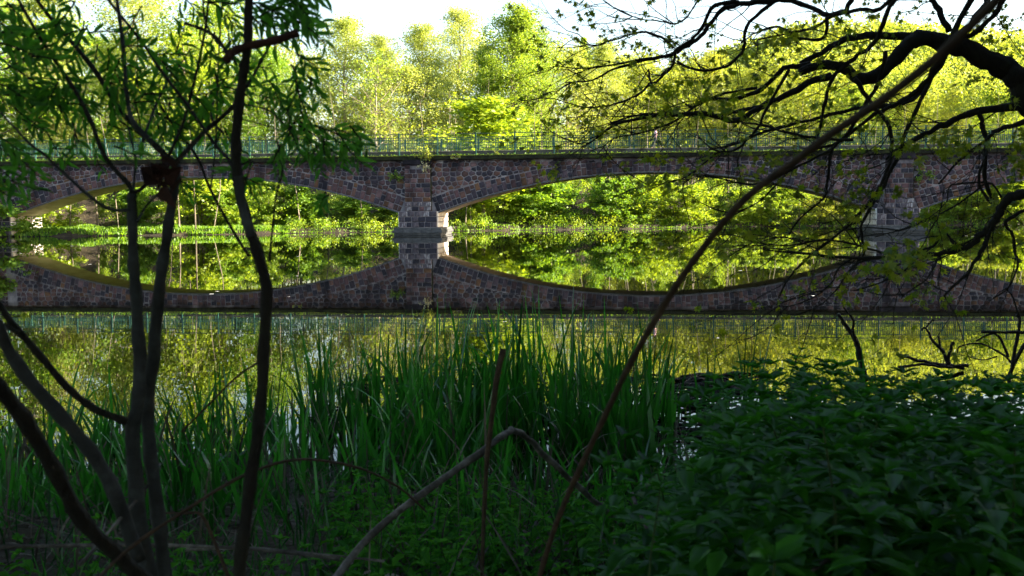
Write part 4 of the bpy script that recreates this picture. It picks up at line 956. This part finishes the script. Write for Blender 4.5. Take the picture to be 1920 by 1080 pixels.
def make_clump(px, Yd, n_, h_, lab=None, **k):
    x_ = (px-960)/FPX*Yd; V, F, rn = clump(x_, Yd, n_, h_, **k)
    if lab is None: STAND.append((V, F, rn)); return
    b0 = np.array([x_, Yd, gz(x_, Yd)])
    o_ = link('reed_clump', npmesh('reed_clump', V-b0, F, LM['reed'], rnd=rn), None, tuple(b0))
    tag(o_, lab, 'reed clump', 'clumps of reeds along the near margin')
# the tall stand, px 580..1230, tips y 600-690
for i in range(48):
    px = random.uniform(590, 1215); Yd = random.uniform(6.4, 9.4)
    tipy = 640+abs(px-900)*.05+random.uniform(-25, 60); hz = CAM.z-(tipy-395)/FPX*Yd; g_ = max(gz((px-960)/FPX*Yd, Yd), -.25)
    make_clump(px, Yd, random.randint(13, 20), max(.45, hz-g_)*1.05, spread=.24, wd_=.036)
for px, Yd, tip, lab in ((755,8.6,632,'tall reed clump directly below the first pier reflection'),(805,9.0,608,'reed clump with the tall spear under the dead plant reflection'),(1010,9.2,596,'tall narrow reed clump, highest one just past the upright brown stalk'),(1065,9.3,588,'highest reed clump in the middle of the stand'),
        (1215,9.0,612,'last tall reed clump before the slanting stalk'),(600,8.2,640,'first tall reed clump past the dark upright willow stem'),(870,8.8,622,'dense reed clump behind the upright brown stalk, nearer the pier'),(915,9,630,'reed clump whose blades cross behind the tip of the upright brown stalk'),(960,8.8,615,'reed clump right above the kink of the bent stick'),(1150,9,628,'leaning reed clump crossed by the slanting stalk')):
    hz = CAM.z-(tip-395)/FPX*Yd; make_clump(px, Yd, 14, (hz+.25)*1.12, lab, spread=.14, wd_=.038, lean=.07)
for i in range(36):                                                  # lower, looser stand round the willow
    px = random.uniform(-40, 600); Yd = random.uniform(5.0, 9.2)
    tipy = 715+random.uniform(-35, 80)+(8.5-Yd)*18; hz = CAM.z-(tipy-395)/FPX*Yd; g_ = max(gz((px-960)/FPX*Yd, Yd), -.25)
    make_clump(px, Yd, random.randint(9, 15), max(.4, hz-g_)*1.08, spread=.26, wd_=.034, lean=.28)
for px, Yd, tip, n_, lab in ((1395,9.2,640,9,'lone upright reed tuft rising above the nettles'),(1335,9.5,690,7,'thin reed tuft in open water beside the nettles'),(1430,8.8,700,7,'short reed tuft half hidden by nettle tops'),(1620,9.2,690,5,'few reed blades at the foot of the black drowned branch'),(1245,8.6,700,12,'small reed tuft in open water past the slanting stalk'),(1660,8.5,690,5,'curved reed blades beyond the black drowned branch'),(1300,8.9,760,8,'low reed tuft among floating scraps')):
    hz = CAM.z-(tip-395)/FPX*Yd; make_clump(px, Yd, n_, (hz+.2)*1.1, lab, spread=.12, wd_=.032, lean=.12)
b_ = 0; Vs = []; Fs = []; Rs = []
for V, F, rn in STAND: Vs.append(V); Fs.append(F+b_); Rs.append(np.clip(rn*.6+random.random()*.4, 0, 1)); b_ += len(V)
tag(link('reed_stand', npmesh('reed_stand', np.concatenate(Vs), np.concatenate(Fs), LM['reed'], rnd=np.concatenate(Rs))), 'dense dark stand of sword-shaped reeds along the near margin', kind='stuff')
def bed(name, label, n_, xr, yr, hr, wd_, matk, lean=.3, bendm=.4, shore=True):
    bx = rng.uniform(*xr, n_); by = rng.uniform(*yr, n_); g_ = height(bx, by); k_ = g_ > -.2; bx, by, g_ = bx[k_], by[k_], g_[k_]; n_ = len(bx)
    V, F, rn = blades(np.stack([bx, by, g_], 1), rng.uniform(*hr, n_), np.abs(rng.normal(lean, lean*.7, n_)), rng.uniform(0, 6.28, n_), wd_*rng.uniform(.6, 1.2, n_), np.abs(rng.normal(bendm, .5, n_)), seg=5)
    return tag(link(name, npmesh(name, V, F, LM[matk], rnd=rn)), label, kind='stuff')
bed('reed_bed', 'lower growth of reed blades filling the wet margin', 800, (-4.2, 1.0), (4.6, 7.6), (.25, .62), .03, 'reed', .35)
bed('reed_litter', 'pale dead reed blades lying on the wet ground', 2600, (-4, 3.2), (3.2, 7.6), (.15, .6), .014, 'litter', 1.45, .1)
bed('straw', 'dead brown and straw-coloured blades standing among the reeds', 260, (-4, 1.4), (5.2, 8.6), (.3, .8), .02, 'litter', .35, .6)
bed('low_grass', 'thin grass on the near bank', 2200, (-3.5, 1.0), (3.2, 6.0), (.12, .35), .010, 'reed', .4)

# ---------------------------------------------------------------- herbs
def herb_plant(h_, npairs, ls, seed):
    r = random.Random(seed); mb = MB(); d = Vector((r.gauss(0, .08), r.gauss(0, .08), 1)).normalized(); q = Vector((0, 0, -.05)); pts = [q.copy()]
    pos = []; al = []; nr = []; sz = []
    for i in range(npairs):
        q = q+d*(h_/npairs); d = (d+Vector((r.gauss(0, .06), r.gauss(0, .06), 0))).normalized(); pts.append(q.copy())
        f_ = (i+1)/npairs
        if f_ < .25: continue
        for s_ in (0, 1):
            az = i*1.57+s_*math.pi+r.gauss(0, .25); dr = -.05-.35*(1-f_)+r.gauss(0, .15)+(.6 if f_ > .95 else 0)
            pos.append(tuple(q)); al.append((math.cos(az), math.sin(az), dr)); nr.append((math.cos(az)*.2, math.sin(az)*.2, 1)); sz.append(ls*(1.1-.55*max(0, f_-.5)*2)*r.uniform(.8, 1.15))
    for s_ in range(3):
        az = s_*2.1+r.random(); pos.append(tuple(q)); al.append((math.cos(az), math.sin(az), .8)); nr.append((0, 0, 1)); sz.append(ls*.45)
    mb.tube(pts, [.004*(1-.6*i/len(pts)) for i in range(len(pts))], 4, cap=False)
    V, F, rn = scatter(LEAF_L, np.array(pos), np.array(al), unit(np.array(nr)), np.array(sz), .44)
    return npmesh('stem', mb.V, mb.F, M['herbstem']), V, F, rn, mb
M['herbstem'] = surf('herb_stem', [(.3, (.02,.05,.015)), (.7, (.05,.09,.02))], scale=10, bump=0)
HP = [herb_plant(*a) for a in ((.80, 11, .098, 1), (.72, 10, .108, 2), (.85, 12, .092, 3), (.64, 9, .112, 4), (.30, 6, .085, 5), (.22, 5, .075, 6))]
HLow = {}
HL = [leafmesh('foliage', V, F, rn, LM['herb' if i < 4 else 'lowherb']) for i, (_, V, F, rn, _) in enumerate(HP)]
def herb(i, x_, y_, s_, lab, grp):
    o_ = empty('herb_plant', (x_, y_, gz(x_, y_)), random.uniform(0, 6.28)); o_.scale = (s_, s_, s_); o_.rotation_euler.x = random.gauss(0, .10); o_.rotation_euler.y = random.gauss(0, .10)
    tag(o_, lab, 'herb', grp); link('stem', HP[i][0], o_); link('foliage', HL[i], o_)
# thicket outline: top edge of the nettles in the photograph
TX = [1150,1250,1330,1400,1480,1560,1640,1720,1800,1900,2000]; TY = [1000,860,760,690,655,672,700,690,700,712,700]
def herb_h(x_, y_):
    px = 960+x_/y_*FPX; ty = np.interp(px, TX, TY)+random.uniform(-14, 34); return CAM.z-(ty-395)/FPX*y_ - gz(x_, y_)
cnt = 0; mass_items = []
while cnt < 950:
    y_ = random.uniform(2.2, 6.9); x_ = random.uniform(.1, .60)*y_+random.uniform(-.1, .3)
    px = 960+x_/y_*FPX
    if px < 1170 or px > 2080: continue
    hh = herb_h(x_, y_)
    if hh < .16: 
        if random.random() < .4: continue
        hh = random.uniform(.2, .4)
    hh = min(hh, .98)*random.choice((1, 1, .95, .85, .7)); cnt += 1; i_ = random.randrange(4) if hh > .42 else random.choice((4, 5)); base_h = (.80,.72,.85,.64,.34,.26)[i_]
    mass_items.append((i_, x_, y_, hh/base_h))
mass_items.sort(key=lambda a: a[2])
for k, (i_, x_, y_, s_) in enumerate(mass_items):
    if k % 15 == 0: herb(i_, x_, y_, s_, 'leafy nettle-like herb standing in the dark thicket beside the water', 'herbs of the dark thicket')
def join_herbs(items, name, label):
    Vs = []; Fs = []; Rn = []; b_ = 0
    for i_, x_, y_, s_ in items:
        _, V, F, rn, _ = HP[i_]; a = random.uniform(0, 6.28); ca, sa = math.cos(a), math.sin(a)
        rx, ry = random.gauss(0, .1), random.gauss(0, .1)
        W = V*s_; W = np.stack([W[:, 0]*ca-W[:, 1]*sa+W[:, 2]*rx, W[:, 0]*sa+W[:, 1]*ca+W[:, 2]*ry, W[:, 2]], 1)+np.array([x_, y_, gz(x_, y_)])
        Vs.append(W); Fs.append(F+b_); b_ += len(V); Rn.append(np.clip(rn*.6+random.random()*.4, 0, 1))
    return tag(link(name, leafmesh(name, np.concatenate(Vs), np.concatenate(Fs), np.concatenate(Rn), LM['lowherb' if name == 'low_herbs' else 'herb'])), label, kind='stuff')
join_herbs([a for k, a in enumerate(mass_items) if k % 15], 'herb_thicket', 'dense mass of dark leafy herbs at the bank edge')
low = []
for k in range(620):
    y_ = random.uniform(2.9, 5.6); px = random.uniform(600, 1300) if random.random() < .8 else random.uniform(-30, 620)
    if px < 620 and y_ > 4.2: continue
    low.append((random.choice((4, 5)), (px-960)/FPX*y_, y_, random.uniform(.6, 1.15)))
for k, (i_, x_, y_, s_) in enumerate(low):
    if k % 12 == 0: herb(i_, x_, y_, s_, 'low leafy herb sprouting from the littered ground by the bent stick', 'low herbs on the near ground')
join_herbs([a for k, a in enumerate(low) if k % 12], 'low_herbs', 'low fresh herbs covering the near ground')
# litter twigs on the ground and mud and floating scraps
mb = MB()
for _ in range(620):
    y_ = random.uniform(2.8, 7.4); x_ = random.uniform(-.55, .5)*y_; z_ = max(gz(x_, y_), 0)+random.uniform(.0, .05); a = random.uniform(0, 3.14); l = random.uniform(.08, .35)
    p0 = Vector((x_, y_, z_)); p1 = p0+Vector((math.cos(a), math.sin(a), random.gauss(0, .12)))*l; mb.tube([p0, p0.lerp(p1, .5)+Vector((0, 0, random.gauss(0, .02))), p1], [.006, .005, .003], 4)
tag(mb.build('ground_litter', M['deadstick']), 'pale dead twigs and stems strewn on the near ground', kind='stuff')
mb = MB()
for _ in range(220):
    y_ = random.uniform(8.0, 11.2); px = random.gauss(1290, 70) if random.random() < .6 else random.uniform(560, 1300); x_ = (px-960)/FPX*y_; a = random.gauss(0, .5); l = random.uniform(.1, .5)
    p0 = Vector((x_, y_, .004)); p1 = p0+Vector((math.cos(a), math.sin(a), 0))*l; mb.tube([p0, p0.lerp(p1, .5)+Vector((0, 0, .02)), p1], [.01, .014, .008], 5)
tag(mb.build('floating_debris', M['barkdark']), 'dark rotten stems and scraps drifting at the reed edge', kind='stuff')
mb = MB()
for _ in range(60):
    y_ = 14+62*random.random()**.8; x_ = random.uniform(-.5, .52)*y_
    if x_ < 0 and random.random() < .4: continue
    r_ = random.uniform(.01, .035)*(1+y_*.025); a = random.uniform(0, 3)
    mb.poly([(x_+r_*math.cos(a+k*1.57)*1.4, y_+r_*math.sin(a+k*1.57), .004) for k in range(4)], [(0, 1, 2, 3)])
tag(mb.build('floating_petals', M['white']), 'small pale petals and fluff floating on the water', kind='stuff')

# ---------------------------------------------------------------- unseen wood behind and over the viewpoint, added to shade the near bank
c = []; r_ = []
for _ in range(620):
    x_ = rng.uniform(-12, 34); y_ = rng.uniform(-16, 5.5); z_ = rng.uniform(5.2, 13) if x_ < 9 else rng.uniform(2, 15)
    if y_ > 2.5 and z_ < 6.5 and x_ < 9: continue
    c.append((x_, y_, z_)); r_.append((1.5, 1.5, 1.1))
for _ in range(150):
    c.append((rng.uniform(-11, 9), rng.uniform(5, 14.5), rng.uniform(7.2, 11))); r_.append((1.5, 1.5, 1.0))
for _ in range(420):
    x_ = rng.uniform(10, 34); y_ = rng.uniform(4, min(13, x_*1.3)); c.append((x_, y_, rng.uniform(1.2, 13))); r_.append((1.5, 1.5, 1.2))
for _ in range(330):
    y_ = rng.uniform(2, 14); x_ = y_*.62+4.2+rng.uniform(0, 7); c.append((x_, y_, rng.uniform(1.0, 9))); r_.append((1.5, 1.5, 1.3))
for _ in range(170): c.append((rng.uniform(-24, -10), rng.uniform(-8, 9), rng.uniform(2.5, 11))); r_.append((1.6, 1.6, 1.3))
kp = [i for i, q in enumerate(c) if not (.3 < q[0] < 6.0 and q[1] > 4.2)]; c = [c[i] for i in kp]; r_ = [r_[i] for i in kp]  # opening cut in the added canopy so skylight reaches the herbs
V, F, rn = blobs(c, r_, 75, .46)
tag(link('shade_wood', npmesh('shade_wood', V, F, LM['wood'], rnd=rn)), 'unseen leafy canopy over and behind the viewpoint, added to shade the near bank', kind='stuff')

for px, py, Yd, w_, lab in ((25,1018,3.4,.16,'pale flat stone at the bottom corner under the lying stem'),(95,1010,3.5,.09,'small pale stone beside the flat one'),(395,1058,3.2,.15,'pale stone between the willow base and the dark upright stem'),(470,1066,3.1,.10,'pale stone at the foot of the dark upright stem'),(700,985,4.0,.10,'pale chip of stone beside the bent stick')):
    q = P(px, py, Yd); mb = MB(); n_ = 9; vs_ = []
    for k, (rr_, zz) in enumerate(((1, -.4), (1, .1), (.8, .32), (.35, .42))):
        for j in range(n_): a = 6.283*j/n_; f_ = rr_*(1+.18*math.sin(j*2.3+px)+random.uniform(-.08, .08)); vs_.append((w_*f_*math.cos(a), w_*.6*f_*math.sin(a), w_*zz*.5))
    vs_.append((0, 0, w_*.22)); fs_ = [(k*n_+j, k*n_+(j+1) % n_, (k+1)*n_+(j+1) % n_, (k+1)*n_+j) for k in range(3) for j in range(n_)]+[(3*n_+j, 3*n_+(j+1) % n_, 4*n_) for j in range(n_)]
    mb.poly(vs_, fs_); tag(mb.build('stone', M['pale_stone'], None, loc=(q.x, q.y, gz(q.x, q.y)+w_*.08)), lab, 'stone')
